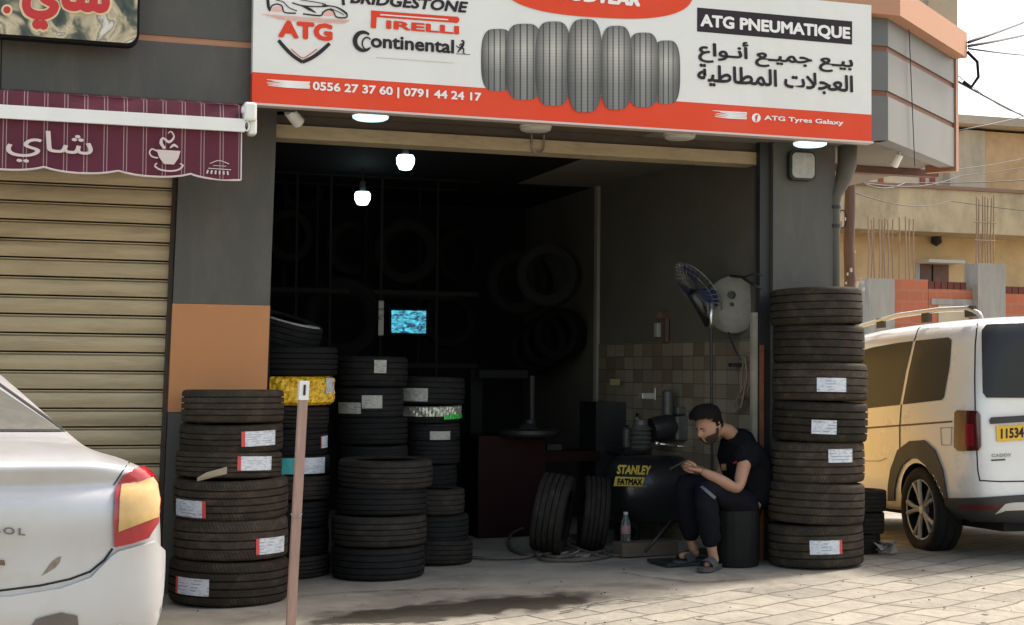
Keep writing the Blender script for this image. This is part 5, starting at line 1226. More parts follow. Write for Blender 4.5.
# overhead cables
def cable(name, label, pts, r=.012):
    n = len(pts); b = MB(); P = []
    for i in range(n-1):
        a, c_ = V(pts[i]), V(pts[i+1])
        for k in range(10):
            t_ = k/10; P.append(a.lerp(c_, t_)+V((0, 0, -.12*sin(pi*t_)*(a-c_).length/12)))
    P.append(V(pts[-1])); b.tube(P, r*.7, 5); return tag(b.build(name, M['dkmetal'], smooth=True), label, 'cable', 'cables over the street')
K1 = tuple(k1+V((0, 0, zc0+.12))); k1v = V(K1)+V((0, -.02, 0))
cable('overhead_cable', 'thick twisted cable rising from the cornice corner, uppermost one', [k1v, PY(1100, -34, 24)], .02)
cable('overhead_cable', 'thick cable just below the uppermost one at the cornice corner', [k1v+V((0, 0, -.03)), PY(1100, -8, 24)], .018)
cable('overhead_cable', 'nearly level thin cable leaving the cornice corner', [k1v+V((0, 0, -.05)), PY(1100, 36, 24)], .012)
e1z = lambda py: PY(957, py, e1.y+.1)
cable('overhead_cable', 'cable sloping down to the right from the middle of the corner trim', [e1z(81), PY(1100, 128, 26)], .014)
cable('overhead_cable', 'faint thin cable just above the sloping one', [e1z(75), PY(1040, 108, 26)], .006)
cable('overhead_cable', 'cable rising to the right across the upper storey', [e1z(131), PY(1110, 68, 26)], .010)
cable('overhead_cable', 'thin cable over the parapet rising gently to the right', [PY(850, 178, YK), PY(1100, 134, 25)], .008)
cable('overhead_cable', 'thin cable over the parapet just under the gently rising one', [PY(850, 181, YK), PY(960, 176, 22), PY(1100, 150, 25)], .010)
cable('overhead_cable', 'slack cable from the pole top along the parapet coping', [PY(846, 176, YK), PY(905, 183, 22), PY(1100, 172, 25)], .014)
cable('overhead_cable', 'long cable from the pole crossing the parapet face', [PY(843, 189, YK), PY(950, 201, 24), PY(1100, 216, 25)], .010)
b = MB(); P = [c0+cd*(isect_ch(x))+cn*.02+V((0, 0, 0)) for x in (904, 912)]
b.tube([(P[0].x, P[0].y, zlev[3]+.3), (P[1].x, P[1].y, zlev[0]-.12)], .0035, 5); tag(b.build('wall_cable', M['dkmetal']), 'thin cable hanging down the grey chamfered corner panels', 'cable')
b = MB(); q = k1+V((0, 0, zc0)); b.tube([q+V((0, 0, .05)), q+V((.08, -.02, -.03)), q+V((.09, -.02, -.15)), q+V((.02, -.02, -.24)), q+V((-.05, -.02, -.2))], .013, 6); tag(b.build('cable_bend', M['black'], smooth=True), 'black cable end curling below the cornice corner', 'cable')
# =================================================================== STAKE
p0, p1 = PG(289.5, 640), None; Yst = p0.y; p1 = PY(303, 399, Yst)
stk = thing('wooden_stake', 'pinkish weathered wooden stake standing before the tyre stacks', 'stake', p0)
b = MB(); dz = (p1-p0); w2 = .023; b.prism([p0+V((-w2, -.02, -.05)), p0+V((w2, -.02, -.05)), p0+V((w2, .025, -.05)), p0+V((-w2, .025, -.05))], dz+V((0, 0, .05))); b.build('post', mat('pink_wood', (.36, .23, .18), .8, var=.2, vs=5, stretch=(6, 6, .6), dirt=(.24, .17, .13), ds=6, da=.6), stk)
b = MB(); b.prism([p1+V((-.025, -.024, -.005)), p1+V((.025, -.024, -.005)), p1+V((.025, .027, -.005)), p1+V((-.025, .027, -.005))], dz.normalized()*.10); b.build('cap', M['white'], stk)
b = MB(); b.prism([p1+V((-.004, -.028, .02)), p1+V((.008, -.028, .02)), p1+V((.010, -.028, .075)), p1+V((-.002, -.028, .075))], (0, .003, 0)); b.build('print_mark', M['ink'], stk)
b = MB(); m_ = PY(296.5, 515, Yst-.02); b.tube([m_+V((-.03, 0, .008)), m_+V((-.015, -.005, -.01)), m_+V((.012, -.005, -.008)), m_+V((.028, 0, .006))], .004, 5); b.build('wire_tie', M['steel'], stk)
# =================================================================== PERSON
def skinned(verts, edges, radii, root=0, sub=2, smooth=True):
    me = bpy.data.meshes.new('t'); me.from_pydata([tuple(v) for v in verts], edges, []); o = bpy.data.objects.new('t', me); C.objects.link(o)
    md = o.modifiers.new('k', 'SKIN'); md.use_smooth_shade = True; md.branch_smoothing = .6
    for i, d in enumerate(me.skin_vertices[0].data):
        rr_ = radii[i]; d.radius = (rr_, rr_) if not isinstance(rr_, (tuple, list)) else rr_; d.use_root = (i == root)
    sb = o.modifiers.new('s', 'SUBSURF'); sb.levels = sb.render_levels = sub
    dg = bpy.context.evaluated_depsgraph_get(); m2 = bpy.data.meshes.new_from_object(o.evaluated_get(dg)); bpy.data.objects.remove(o); bpy.data.meshes.remove(me)
    b = bmesh.new(); b.from_mesh(m2); bpy.data.meshes.remove(m2); return b
def chain(pts, rad, sub=2): return skinned(pts, [(i, i+1) for i in range(len(pts)-1)], rad, 0, sub)
YMn = PG(712, 571).y+.12
def J(px, py, dy): return PY(px, py, YMn+dy)
print('man Y', YMn)
skin_m = mat('skin', (.36, .19, .115), .55, var=.08, vs=12); cloth_b = mat('black_cotton', (.007, .007, .009), .95, spec=.08, var=.2, vs=12, bump=.2, bs=60)
denim = mat('charcoal_trousers', (.010, .010, .013), .95, spec=.08, var=.25, vs=10, bump=.2, bs=60); hair_m = mat('dark_hair', (.010, .008, .007), .8, spec=.1, bump=.8, bs=160)
man = bpy.data.objects.new('person', None)
nk0, nk1 = J(735, 434, .2), J(724, 429, .17)
hc = J(709.5, 425.5, .15); fdir = V((-.86, -.30, -.40)).normalized()
sidev = fdir.cross(V((0, 0, 1))).normalized(); upv = sidev.cross(fdir).normalized()
HM = Matrix.Translation(hc) @ Matrix(((fdir.x, -sidev.x, upv.x, 0), (fdir.y, -sidev.y, upv.y, 0), (fdir.z, -sidev.z, upv.z, 0), (0, 0, 0, 1)))
HS = 1.0
def headpt(x, y, z):
    """unit sphere point -> head surface (x forward, z up), metres"""
    X, Y_, Z = x*.103, y*.081, z*.123
    if z < 0: 
        k = -z; Y_ *= 1-.30*k*k; X += .012*k if x > 0 else 0; X *= (1-.16*k) if x < 0 else 1
    if x > 0:
        g = lambda cy, cz, sy, sz: math.exp(-((y-cy)/sy)**2-((z-cz)/sz)**2)
        X += .026*g(0, -.20, .13, .15)+.012*g(0, -.02, .12, .18)            # nose
        X += .007*g(0, .17, .45, .09)                                       # brow
        X -= .011*(g(.33, .03, .17, .11)+g(-.33, .03, .17, .11))            # eye sockets
        X += .004*(g(.33, .03, .08, .05)+g(-.33, .03, .08, .05))
        X += .008*g(0, -.50, .2, .05)+.008*g(0, -.60, .2, .05)-.005*g(0, -.55, .22, .025)   # lips
        X += .012*g(0, -.85, .3, .16)                                       # chin
        X += .004*(g(.5, -.2, .2, .2)+g(-.5, -.2, .2, .2))
    if z > .3: Z *= 1
    return V((X, Y_, Z))
def sphere_faces(nu=56, nv=40):
    vs = []
    for j in range(nv+1):
        ph = -pi/2+pi*j/nv
        for i in range(nu): th = 2*pi*i/nu; vs.append((cos(ph)*cos(th), cos(ph)*sin(th), sin(ph)))
    fs = [[j*nu+i, j*nu+(i+1) % nu, (j+1)*nu+(i+1) % nu, (j+1)*nu+i] for j in range(nv) for i in range(nu)]
    return vs, fs
SVt, SF = sphere_faces()
head = MB(); head.add([HM @ headpt(*v) for v in SVt], SF); bmesh.ops.remove_doubles(head.bm, verts=head.bm.verts[:], dist=1e-5)
for s_ in (-1, 1):      # ears
    e = MB(); e.add([HM @ (V((-.012+v[0]*.018-.004*v[2], s_*(.077+.008*v[1]*s_+.004*v[0]*-1), .0+v[2]*.031))) for v in SVt], SF); head.join(e.bm)
# arms, neck, torso core, legs in one skin surface
names = {}
def N(k, px, py, dy, r_): names[k] = (len(names), J(px, py, dy), r_)
N('pelvis', 751, 507, .2, .10); N('sp', 755, 486, .2, .13); N('chest', 743, 456, .2, .14); names['nk0'] = (3, nk0, .055); names['nk1'] = (4, nk1, .055)
N('Ls', 748, 448, .02, .058); N('Le', 738, 490, -.08, .045); N('Lm', 718, 479, -.04, .044); N('Lw', 700, 470.5, .02, .026)
N('Rs', 732, 448, .38, .055); N('Re', 718, 480, .42, .040); N('Rm', 706, 473, .34, .038); N('Rw', 693, 467.5, .2, .026)
N('Lh', 751, 507, .08, .085); N('Lk', 704, 487, .0, .060); N('Lc', 708, 515, -.01, .055); N('La', 712, 551, .0, .036); N('Lheel', 715, 562, .0, .034); N('Lt', 706, 565, -.12, .026)
N('Rh', 752, 506, .32, .085); N('Rk', 683, 480, .28, .060); N('Rc', 688, 508, .30, .052); N('Ra', 692, 545, .32, .036); N('Rheel', 696, 555, .32, .034); N('Rt', 680, 556, .22, .026)
E_ = [('pelvis', 'sp'), ('sp', 'chest'), ('chest', 'nk0'), ('nk0', 'nk1'), ('chest', 'Ls'), ('Ls', 'Le'), ('Le', 'Lm'), ('Lm', 'Lw'), ('chest', 'Rs'), ('Rs', 'Re'), ('Re', 'Rm'), ('Rm', 'Rw'),
      ('pelvis', 'Lh'), ('Lh', 'Lk'), ('Lk', 'Lc'), ('Lc', 'La'), ('La', 'Lheel'), ('Lheel', 'Lt'), ('pelvis', 'Rh'), ('Rh', 'Rk'), ('Rk', 'Rc'), ('Rc', 'Ra'), ('Ra', 'Rheel'), ('Rheel', 'Rt')]
vl = [None]*len(names); rl = [0]*len(names)
for k, (i, p, r_) in names.items(): vl[i] = p; rl[i] = r_
bodybm = MB(); bodybm.bm.free(); bodybm.bm = skinned(vl, [(names[a][0], names[c][0]) for a, c in E_], rl, 0)
# neck into the head
nb = chain([nk0+V((.01, 0, -.03)), nk1, hc+V((.015, 0, -.03))], [.058, .053, .05]); bodybm.join(nb)
bodybm.join(head.bm)
def hand(W, d, n, s, thumb_side, grip=1.0):
    """palm from wrist W along d, n = palm normal (fingers curl to n), s = across"""
    d, n, s = d.normalized(), n.normalized(), s.normalized()
    t = skinned([W-d*.02, W+d*.03, W+d*.07, W+d*.085], [(0, 1), (1, 2), (2, 3)], [(.024, .02), (.034, .016), (.038, .015), (.034, .012)], 0, 2); bodybm.join(t)
    L_ = (.068, .076, .072, .056)
    for i in range(4):
        b0_ = W+d*.075+s*(i-1.5)*.0195; l = L_[i]; a1_, a2_, a3_ = .35*grip, 1.1*grip, 1.8*grip
        p = [b0_]
        for a, f in ((a1_, .45), (a2_, .32), (a3_, .25)): p.append(p[-1]+(d*cos(a)+n*sin(a))*l*f)
        bodybm.join(chain([W+d*.05+s*(i-1.5)*.017]+p, [.0095, .0098, .0088, .008, .0065], 1))
    th = W+d*.02+s*thumb_side*.026; bodybm.join(chain([th, th+d*.022+s*thumb_side*.016+n*.012, th+d*.05+s*thumb_side*.016+n*.024, th+d*.072+n*.03+s*thumb_side*.008], [.013, .0115, .0095, .007], 1))
LW, RW = vl[names['Lw'][0]], vl[names['Rw'][0]]; ph_c = J(680, 464, .12)
hand(LW, (ph_c-LW)+V((0, 0, -.015)), V((-.1, .8, .35)), V((-.35, -.25, .9)), 1)
hand(RW, (ph_c-RW)+V((0, 0, -.02)), V((-.2, -.75, .4)), V((-.3, .2, .9)), 1)
C.objects.link(man); man.location = (vl[0].x, vl[0].y, gz(vl[0].x, vl[0].y)); man.empty_display_size = .1
tag(man, 'bearded man in black t-shirt and dark trousers seated, looking down at a phone', 'person')
bodybm.build('body', skin_m, man, smooth=True)
# shirt
def P_(k): return vl[names[k][0]]
sh = skinned([P_('pelvis')+V((.01, 0, -.035)), P_('sp'), P_('chest'), P_('nk0')+V((0.005, 0, -.035)), P_('Ls'), P_('Ls').lerp(P_('Le'), .52), P_('Rs'), P_('Rs').lerp(P_('Re'), .5), P_('nk0').lerp(nk1, .3)],
             [(0, 1), (1, 2), (2, 3), (2, 4), (4, 5), (2, 6), (6, 7), (3, 8)], [(.215, .18), (.23, .20), (.265, .255), (.18, .16), .13, .088, .122, .088, .09], 0, 2)
for v in sh.verts: v.co += V((sin(v.co.z*62+v.co.x*30)*.0035, cos(v.co.z*48+v.co.x*55)*.004, sin(v.co.x*60+v.co.y*35)*.003))
b = MB(); b.bm.free(); b.bm = sh; shirt = b.build('shirt', cloth_b, man, smooth=True)
ps = None
bvS = world_bvh(shirt)
def on_shirt(px, py, off=.004):
    h = bvS.ray_cast(CO, ray(px, py)); return h
for (poly, col) in (([(715.5, 463), (720.5, 462.5), (721, 469), (716, 469.5)], (.45, .25, .08)), ([(717, 464.5), (719.5, 464), (719.5, 466), (717, 466.5)], (.5, .42, .3)), ([(727, 461), (731, 459.5), (731.5, 461.5), (728, 463)], (.4, .05, .05))):
    try: patch('chest_print', [(x+6, y+1) for x, y in poly], bvS, mat('print_ink', col, .6), shirt, .004 if col[0] != .5 else .006, g=3)
    except Exception as ex: print('print', ex)
tr = skinned([P_('pelvis')+V((0, 0, .0)), P_('Lh'), P_('Lk'), P_('Lc'), P_('Lc').lerp(P_('La'), .93), P_('Rh'), P_('Rk'), P_('Rc'), P_('Rc').lerp(P_('Ra'), .92), P_('sp')+V((0, 0, -.06))],
             [(0, 1), (1, 2), (2, 3), (3, 4), (0, 5), (5, 6), (6, 7), (7, 8), (0, 9)], [(.16, .14), .125, .092, .086, .07, .125, .092, .086, .07, (.15, .13)], 0, 2)
b = MB(); b.bm.free(); b.bm = tr
for v in b.bm.verts: v.co += V((sin(v.co.z*70+v.co.x*40)*.005, cos(v.co.z*55+v.co.x*30)*.005, 0))
trs = b.build('trousers', denim, man, smooth=True)
bvT = world_bvh(trs)
patch('knee_piping', [(700, 487), (703, 486), (716, 497), (714, 499.5)], bvT, mat('grey_piping', (.10, .10, .105), .6), trs, .004, g=4)
# hair and beard as shells of the head
def shell(name, cond, off, m, jitter=0):
    b = MB(); idx = {}
    keep = [f for f in SF if all(cond(*SVt[i]) for i in f)]
    vs = []; fs = []
    for f in keep:
        q = []
        for i in f:
            if i not in idx:
                x, y, z = SVt[i]; p = headpt(x, y, z); n_ = V((x/.098, y/.077, z/.118)).normalized(); idx[i] = len(vs); vs.append(HM @ (p+n_*(off(x, y, z)+random.uniform(0, jitter))))
            q.append(idx[i])
        fs.append(q)
    b.add(vs, fs); bmesh.ops.remove_doubles(b.bm, verts=b.bm.verts[:], dist=1e-5)
    return b.build(name, m, man, smooth=True)
shell('hair', lambda x, y, z: (z > .42+.18*max(0, x)-(.0 if x > .35 else 0)) or (x < .12 and z > -.02-.25*(x < -.3)) or (x < .34 and z > .25), lambda x, y, z: .0025+.03*sst(.1, .8, z)+.045*max(0, x+.1)*sst(.2, .8, z), hair_m, .006)
shell('beard', lambda x, y, z: (z < -.28 and x > -.05 and not (abs(y) < .24 and -.66 < z < -.44 and x > .3) and z > -.97 and not (x > .55 and abs(y) < .45 and z > -.38)) or (x > .0 and x < .3 and z < .0 and abs(y) > .5), lambda x, y, z: .0055, mat('beard_hair', (.03, .018, .013), .8, bump=.8, bs=160), .0025)
for s_ in (-1, 1):
    b = MB(); b.tube([HM @ (headpt(sqrt(1-(s_*yy)**2-zz_**2), s_*yy, zz_)+V((.002, 0, 0))) for yy, zz_ in ((.16, .15), (.3, .19), (.46, .15))], [.003, .0042, .002], 5); b.build('eyebrow', hair_m, man, smooth=True)
    b = MB(); b.tube([HM @ (headpt(sqrt(1-(s_*yy)**2-zz_**2), s_*yy, zz_)+V((.0018, 0, 0))) for yy, zz_ in ((.24, .02), (.33, .005), (.43, .025))], [.0015, .0026, .0015], 5); b.build('eyelid', hair_m, man)
# sandals
for k, (hl, to, ang_) in (('L', ('Lheel', 'Lt', 0)), ('R', ('Rheel', 'Rt', 0))):
    a, c_ = P_(hl), P_(to); d = (c_-a); d.z = 0; d.normalize(); s_ = V((-d.y, d.x, 0)); g0 = gz(a.x, a.y); c0_ = V((a.x, a.y, g0))-d*.05
    b = MB(); prof = [(0, .032), (.03, .042), (.10, .044), (.17, .053), (.24, .055), (.28, .042), (.30, .014)]
    out = [c0_+d*x+s_*w for x, w in prof]+[c0_+d*x-s_*w for x, w in prof[::-1]]
    b.prism(out, (0, 0, .028)); b.build('sandal', mat('grey_rubber_sole', (.06, .06, .058), .8), man)
    b = MB()
    for i in range(9):
        pass
    NA = 10; vs = []
    for x, hh in ((.13, .052), (.17, .05), (.21, .044), (.235, .038)):
        for i in range(NA+1): an = pi*i/NA; vs.append(c0_+d*x+s_*(.058*cos(an))+V((0, 0, .022+(hh+.012)*sin(an))))
    b.add(vs, [[j*(NA+1)+i, j*(NA+1)+i+1, (j+1)*(NA+1)+i+1, (j+1)*(NA+1)+i] for j in range(3) for i in range(NA)]); b.build('sandal_strap', bpy.data.materials['grey_rubber_sole'], man, smooth=True)
    c_.z = max(c_.z, g0+.04)
# phone
b = MB(); b.box((0, 0, 0), (.075, .009, .15), bev=.003, M=Matrix.Translation(ph_c+V((-.01, 0, .0))) @ Matrix.Rotation(radians(70), 4, 'Z') @ Matrix.Rotation(radians(60), 4, 'X'))
tag(b.build('phone', mat('phone_black', (.012, .012, .014), .25)), 'black phone held in both hands of the seated man', 'phone')
# drum he sits on
dp = PG(746, 567.5); Rd = .158; zt_ = PY(746, 511, dp.y).z
b = MB(); prof = [(0, 0), (Rd*.97, 0), (Rd, .01)]; zz0 = gz(dp.x, dp.y+Rd); H_ = zt_-zz0
b = MB(); N_ = 72; vs = []
for j, (hh, rr_) in enumerate(((0, .97), (.03, 1.0), (.94, 1.0), (.98, .985), (1, .93))):
    for i in range(N_): a = 2*pi*i/N_; q = Rd*rr_*(1+(.012 if i % 4 < 2 else -.008)*(0 if j in (0, 4) else 1)); vs.append((dp.x+q*cos(a), dp.y+Rd+q*sin(a), zz0+H_*hh))
b.add(vs, [[j*N_+i, j*N_+(i+1) % N_, (j+1)*N_+(i+1) % N_, (j+1)*N_+i] for j in range(4) for i in range(N_)]+[list(range(4*N_, 5*N_))])
tag(b.build('drum_stool', mat('drum_rubber', (.012, .013, .012), .7, spec=.15, var=.2, vs=6), angle=30), 'black ribbed rubber drum the man sits on', 'stool')

# =================================================================== WORKSHOP EQUIPMENT
blk = mat('black_tank', (.018, .018, .018), .35, coat=.3, var=.1, vs=4); yel = mat('yellow_lettering', (.60, .46, .06), .5); redm = mat('dark_red_paint', (.018, .003, .003), .6, spec=.15, var=.2, vs=4); chrome = mat('chrome_bar', (.7, .7, .68), .18, .9)
greyc = mat('cast_grey', (.11, .11, .10), .5, .4, var=.25, vs=10, dirt=(.05, .05, .05), ds=8)
YT = YF+1.35
def T_(px, py, l=0): return PY(px, py, YT-l)
tank = thing('air_compressor', 'black air compressor tank with yellow lettering behind the bottle', 'compressor', (T_(655, 500).x, YT, gz(T_(655, 500).x, YT)))
xa_, xb_ = T_(607, 490).x, T_(712, 490).x; zc_t = T_(650, 490).z; RT = (T_(650, 456).z-T_(650, 524).z)/2
AX = Matrix.Translation((0, YT+RT*.2, zc_t)) @ Matrix.Rotation(pi/2, 4, 'Y')
b = MB(); b.lathe([(0, xa_), (RT*.5, xa_+.015), (RT*.85, xa_+.06), (RT, xa_+.13), (RT, xb_-.13), (RT*.85, xb_-.06), (RT*.5, xb_-.015), (0, xb_)], 40, AX); b.build('tank', blk, tank, smooth=True)
yfr = YT+RT*.2-RT
def tank_text(body, x0, y0, x1, y1, yt, m, **k):
    P0, P1, P2 = PY(x0, y0, yfr-.004), PY(x1, y1, yfr-.004), PY(x0, yt, yfr-.004)
    return lettering('lettering', body, tank, P0, P1, P2, m, OUT, lift=.004, **k)
bt = None
tank_text('STANLEY', 616.5, 474, 651, 475, 464.5, yel, bold=.045, shear=.25)
b = MB(); b.prism([PY(615.5, 476.5, yfr-.004), PY(645, 477.5, yfr-.004), PY(642, 486.5, yfr-.004), PY(613.5, 486, yfr-.004)], (0, .003, 0)); b.build('name_box', yel, tank)
tank_text('FATMAX', 617, 484.8, 642, 485.2, 478.2, M['black'], bold=.05, shear=.1)
b = MB(); b.box((xa_+.15, YT+.02, zc_t-RT-.06), (.05, .25, .14)); b.box((xb_-.15, YT+.02, zc_t-RT-.06), (.05, .25, .14)); b.build('foot', blk, tank)
for sx in (xa_+.12,):
    b = MB(); p = V((sx, YT-.16, gz(sx, YT)+.09)); b.lathe([(.05, -.025), (.085, -.025), (.09, -.015), (.09, .015), (.085, .025), (.05, .025)], 24, Matrix.Translation(p) @ Matrix.Rotation(pi/2, 4, 'X'), closed=True); b.build('wheel', M['rub_black'], tank, smooth=True)
pm = MB(); p = T_(655, 437); b = MB(); b.lathe([(0, 0), (.075, 0)]+[(.075 if k % 2 else .092, .02+.018*k) for k in range(9)]+[(.06, .2), (.06, .24), (0, .24)], 24, Matrix.Translation(T_(641, 450))); b.build('cylinder_fins', greyc, tank, angle=30)
b = MB(); q = T_(664, 428); b.lathe([(0, -.11), (.10, -.11), (.105, -.05), (.105, .07), (.09, .11), (0, .12)], 28, Matrix.Translation(q) @ Matrix.Rotation(radians(80), 4, 'Y')); b.build('motor', blk, tank, angle=35)
b = MB(); q = T_(682, 428); b.box(q, (.19, .2, .2), bev=.02); b.box(q+V((0, 0, .14)), (.15, .14, .06), bev=.01); b.build('housing', greyc, tank)
b = MB(); b.tube([T_(657, 443.5, .25), T_(677, 446, .25)], .011, 8); b.tube([T_(655, 443.2, .25), T_(659, 443.8, .25)], .02, 8); b.tube([T_(677, 446, .25), T_(700, 447.5, .2)], .006, 6); b.build('handle', chrome, tank, smooth=True)
b = MB(); q = T_(668, 402); b.lathe([(0, -.1), (.045, -.1), (.045, .08), (.03, .1), (0, .1)], 20, Matrix.Translation(q)); b.build('filter', greyc, tank, angle=35)
b = MB(); q = T_(646, 396); b.box(q, (.11, .1, .05), bev=.008); b.tube([T_(655, 400, .06), T_(655, 388, .06)], .006, 6); b.build('gauge_block', mat('pale_metal', (.4, .39, .35), .4, .5), tank)
# tyre changer with dark red body, deeper left
YC_ = YF+2.1
def K_(px, py, l=0): return PY(px, py, YC_-l)
tc_ = thing('tyre_changer', 'dark red tyre changing machine in the gloom beside the upright tyres', 'machine', (K_(515, 500).x, YC_, gz(3, YC_)))
zg = gz(3.5, YC_)
b = MB(); slab(b, K_(478, 500).x, K_(545, 500).x, YC_, YC_+.5, zg, K_(510, 436).z); b.build('cabinet', redm, tc_)
b = MB(); b.lathe([(0, 0), (.24, 0), (.26, .02), (.26, .05), (.1, .06), (.05, .1), (0, .1)], 32, Matrix.Translation(K_(528, 436))); b.build('turntable', M['dkmetal'], tc_, angle=35)
b = MB(); slab(b, K_(486, 400).x, K_(498, 400).x, YC_+.45, YC_+.6, zg, K_(490, 370).z); slab(b, K_(486, 400).x, K_(535, 400).x, YC_+.2, YC_+.3, K_(490, 378).z, K_(490, 370).z); b.build('column', M['black'], tc_)
b = MB(); b.tube([K_(532, 376, -.25), K_(532, 425, -.25)], .025, 10); b.build('mount_arm', M['dkmetal'], tc_)
b = MB(); slab(b, K_(545, 440).x+.01, K_(604, 440).x, YC_+.1, YC_+.5, K_(560, 462).z, K_(560, 452).z); b.build('side_shelf', redm, tc_)
b = MB(); b.box(K_(552, 447, -.3), (.14, .14, .06), bev=.01); b.lathe([(0, 0), (.05, 0), (.05, .07), (0, .08)], 16, Matrix.Translation(K_(530, 428, -.1))); b.build('parts_tray', M['dkmetal'], tc_)
# two worn tyres standing on edge
for px, py, Y, rp, W, yaw, lab in ((553, 502, YF+.95, 40, .24, 62, 'worn tyre standing on edge behind the hose coil, the left one'), (594, 504, YF+1.0, 37, .2, 74, 'worn tyre standing on edge right of the other, beside the compressor')):
    p = PY(px, py, Y); R = rp/FPX*depth(p); z = gz(p.x, Y)+R*.99
    o = tyre((p.x, Y, z), R, W, lab, 'worn tyres standing on edge', 'rib', 'rub_mid', rot=(pi/2, 0, 0)); o.rotation_euler = (pi/2+(.16 if W > .22 else .10), radians(0), radians(yaw))
# hoses on the floor
hm = mat('hose_grey', (.085, .068, .052), .7, var=.2, vs=10)
def hose(name, label, pts, r=.012, m=hm, close=False):
    P = []
    for i in range(len(pts)-1):
        a, c_ = pts[max(0, i-1)], pts[min(len(pts)-1, i+2)]; p, q = pts[i], pts[i+1]
        for k in range(8):
            t_ = k/8; t2, t3 = t_*t_, t_*t_*t_
            P.append(.5*((2*p)+(q-a)*t_+(2*a-5*p+4*q-c_)*t2+(3*p-a-3*q+c_)*t3))
    P.append(pts[-1]); b = MB(); b.tube(P, r, 7); return tag(b.build(name, m, smooth=True), label, 'hose', 'air hoses on the workshop floor')
def F(px, py, h=.012): p = PG(px, py); return p+V((0, 0, h))
rnd = random.Random(2)
hose('air_hose', 'grey air hose looped on the floor before the worn tyres', [F(600, 552), F(585, 546), F(560, 538, .05), F(530, 535, .06), F(512, 540, .05), F(509, 548), F(522, 555), F(545, 556), F(565, 550, .03), F(580, 544, .05), F(566, 540, .04), F(546, 546), F(540, 554), F(556, 559), F(580, 556), F(604, 553), F(618, 552)])
hose('air_hose', 'second grey hose crossing the loops and ending by the bottle', [F(470, 559), F(500, 560), F(530, 558), F(548, 551, .03), F(575, 548, .05), F(596, 550, .03), F(612, 556), F(590, 561), F(560, 562), F(540, 560), F(536, 552, .03), F(552, 545, .06), F(572, 552, .04), F(598, 557)])
hose('air_hose', 'dark hose trailing from the loops towards the man', [F(598, 552), F(615, 557), F(640, 555), F(655, 548), F(668, 545)], .01)
b = MB()
for k in range(6): a = F(rnd.uniform(560, 585), rnd.uniform(555, 559)); b.tube([a, a+V((rnd.uniform(.03, .08), 0, rnd.uniform(0, .03)))], .006, 6)
tag(b.build('hose_fitting', chrome), 'bright metal fittings at the middle of the hose loops', 'fitting')
# water bottle
bp_ = PG(625.5, 549); zt_ = PY(625.5, 512, bp_.y).z; hb = zt_-bp_.z
bo = thing('water_bottle', 'clear plastic water bottle with pink label on the floor', 'bottle', bp_)
clear = mat('clear_plastic', (.75, .8, .8), .08, trans=.85, spec=.5); rb_ = .038
b = MB(); b.lathe([(0, 0), (rb_*.9, 0), (rb_, .01), (rb_*.96, .05), (rb_, .06), (rb_*.96, .1), (rb_, hb*.62), (rb_*.9, hb*.74), (rb_*.45, hb*.9), (rb_*.4, hb*.93), (0, hb*.93)], 24, Matrix.Translation(bp_)); b.build('bottle_body', clear, bo, smooth=True)
b = MB(); b.lathe([(rb_*1.02, hb*.42), (rb_*1.02, hb*.64)], 24, Matrix.Translation(bp_)); b.build('label', mat('pink_label', (.5, .3, .3), .5, var=.3, vs=20), bo, smooth=True)
b = MB(); b.lathe([(0, hb*.93), (rb_*.48, hb*.93), (rb_*.48, hb), (0, hb)], 16, Matrix.Translation(bp_)); b.build('cap', M['white'], bo)
# wooden block, board and bar by the man's feet
wd = mat('old_wood', (.10, .075, .05), .85, var=.25, vs=6, stretch=(1, 5, 5))
p = PG(652, 557); b = MB(); b.box(p+V((0, .12, .05)), (.46, .16, .10), radians(4), bev=.006); tag(b.build('wood_beam', wd), 'short old wooden beam lying left of the man\'s feet', 'beam')
p = PG(690, 567); b = MB(); b.box(p+V((0, .2, .012)), (.34, .3, .022), radians(5)); tag(b.build('board', M['dkmetal']), 'flat dark board on the floor under the man\'s rear foot', 'board')
b = MB(); b.tube([PY(645, 552, YMn+.5), PY(672, 520, YMn+.55)], .012, 8); tag(b.build('metal_bar', M['dkmetal'], smooth=True), 'thin metal bar leaning between the beam and the compressor', 'bar')
# mounted on the light side wall
fan = SW(698, 288, .28); fn = thing('pedestal_fan', 'tilted round fan on a thin pole in front of grey wall', 'fan', V((SW(711, 430, .3).x, SW(711, 430, .3).y, gz(5, YF+1))))
yff = SW(698, 288, .28).y; A_f, B_f = PY(679, 263, yff), PY(716, 314, yff); ax_l = (B_f-A_f); RF = ax_l.length/2; ax_l.normalize()
nf = (ax_l.cross(V((0, 1, 0))).normalized()*-.86+V((0, -.06, 0))).normalized(); oth = nf.cross(ax_l).normalized(); cf = (A_f+B_f)/2
b = MB()
for k in range(30):
    a = 2*pi*k/30; dv = ax_l*cos(a)+oth*sin(a); b.tube([cf+dv*.04+nf*.045, cf+dv*RF*.7+nf*.04, cf+dv*RF], .0018, 4); b.tube([cf+dv*.04-nf*.045, cf+dv*RF*.7-nf*.04, cf+dv*RF], .0018, 4)
for q, r_ in ((0, RF), (.03, RF*.8)): b.tube([cf+(ax_l*cos(2*pi*k/32)+oth*sin(2*pi*k/32))*r_+nf*q for k in range(32)], .005 if q == 0 else .002, 5, closed=True)
b.build('cage', M['steel'], fn)
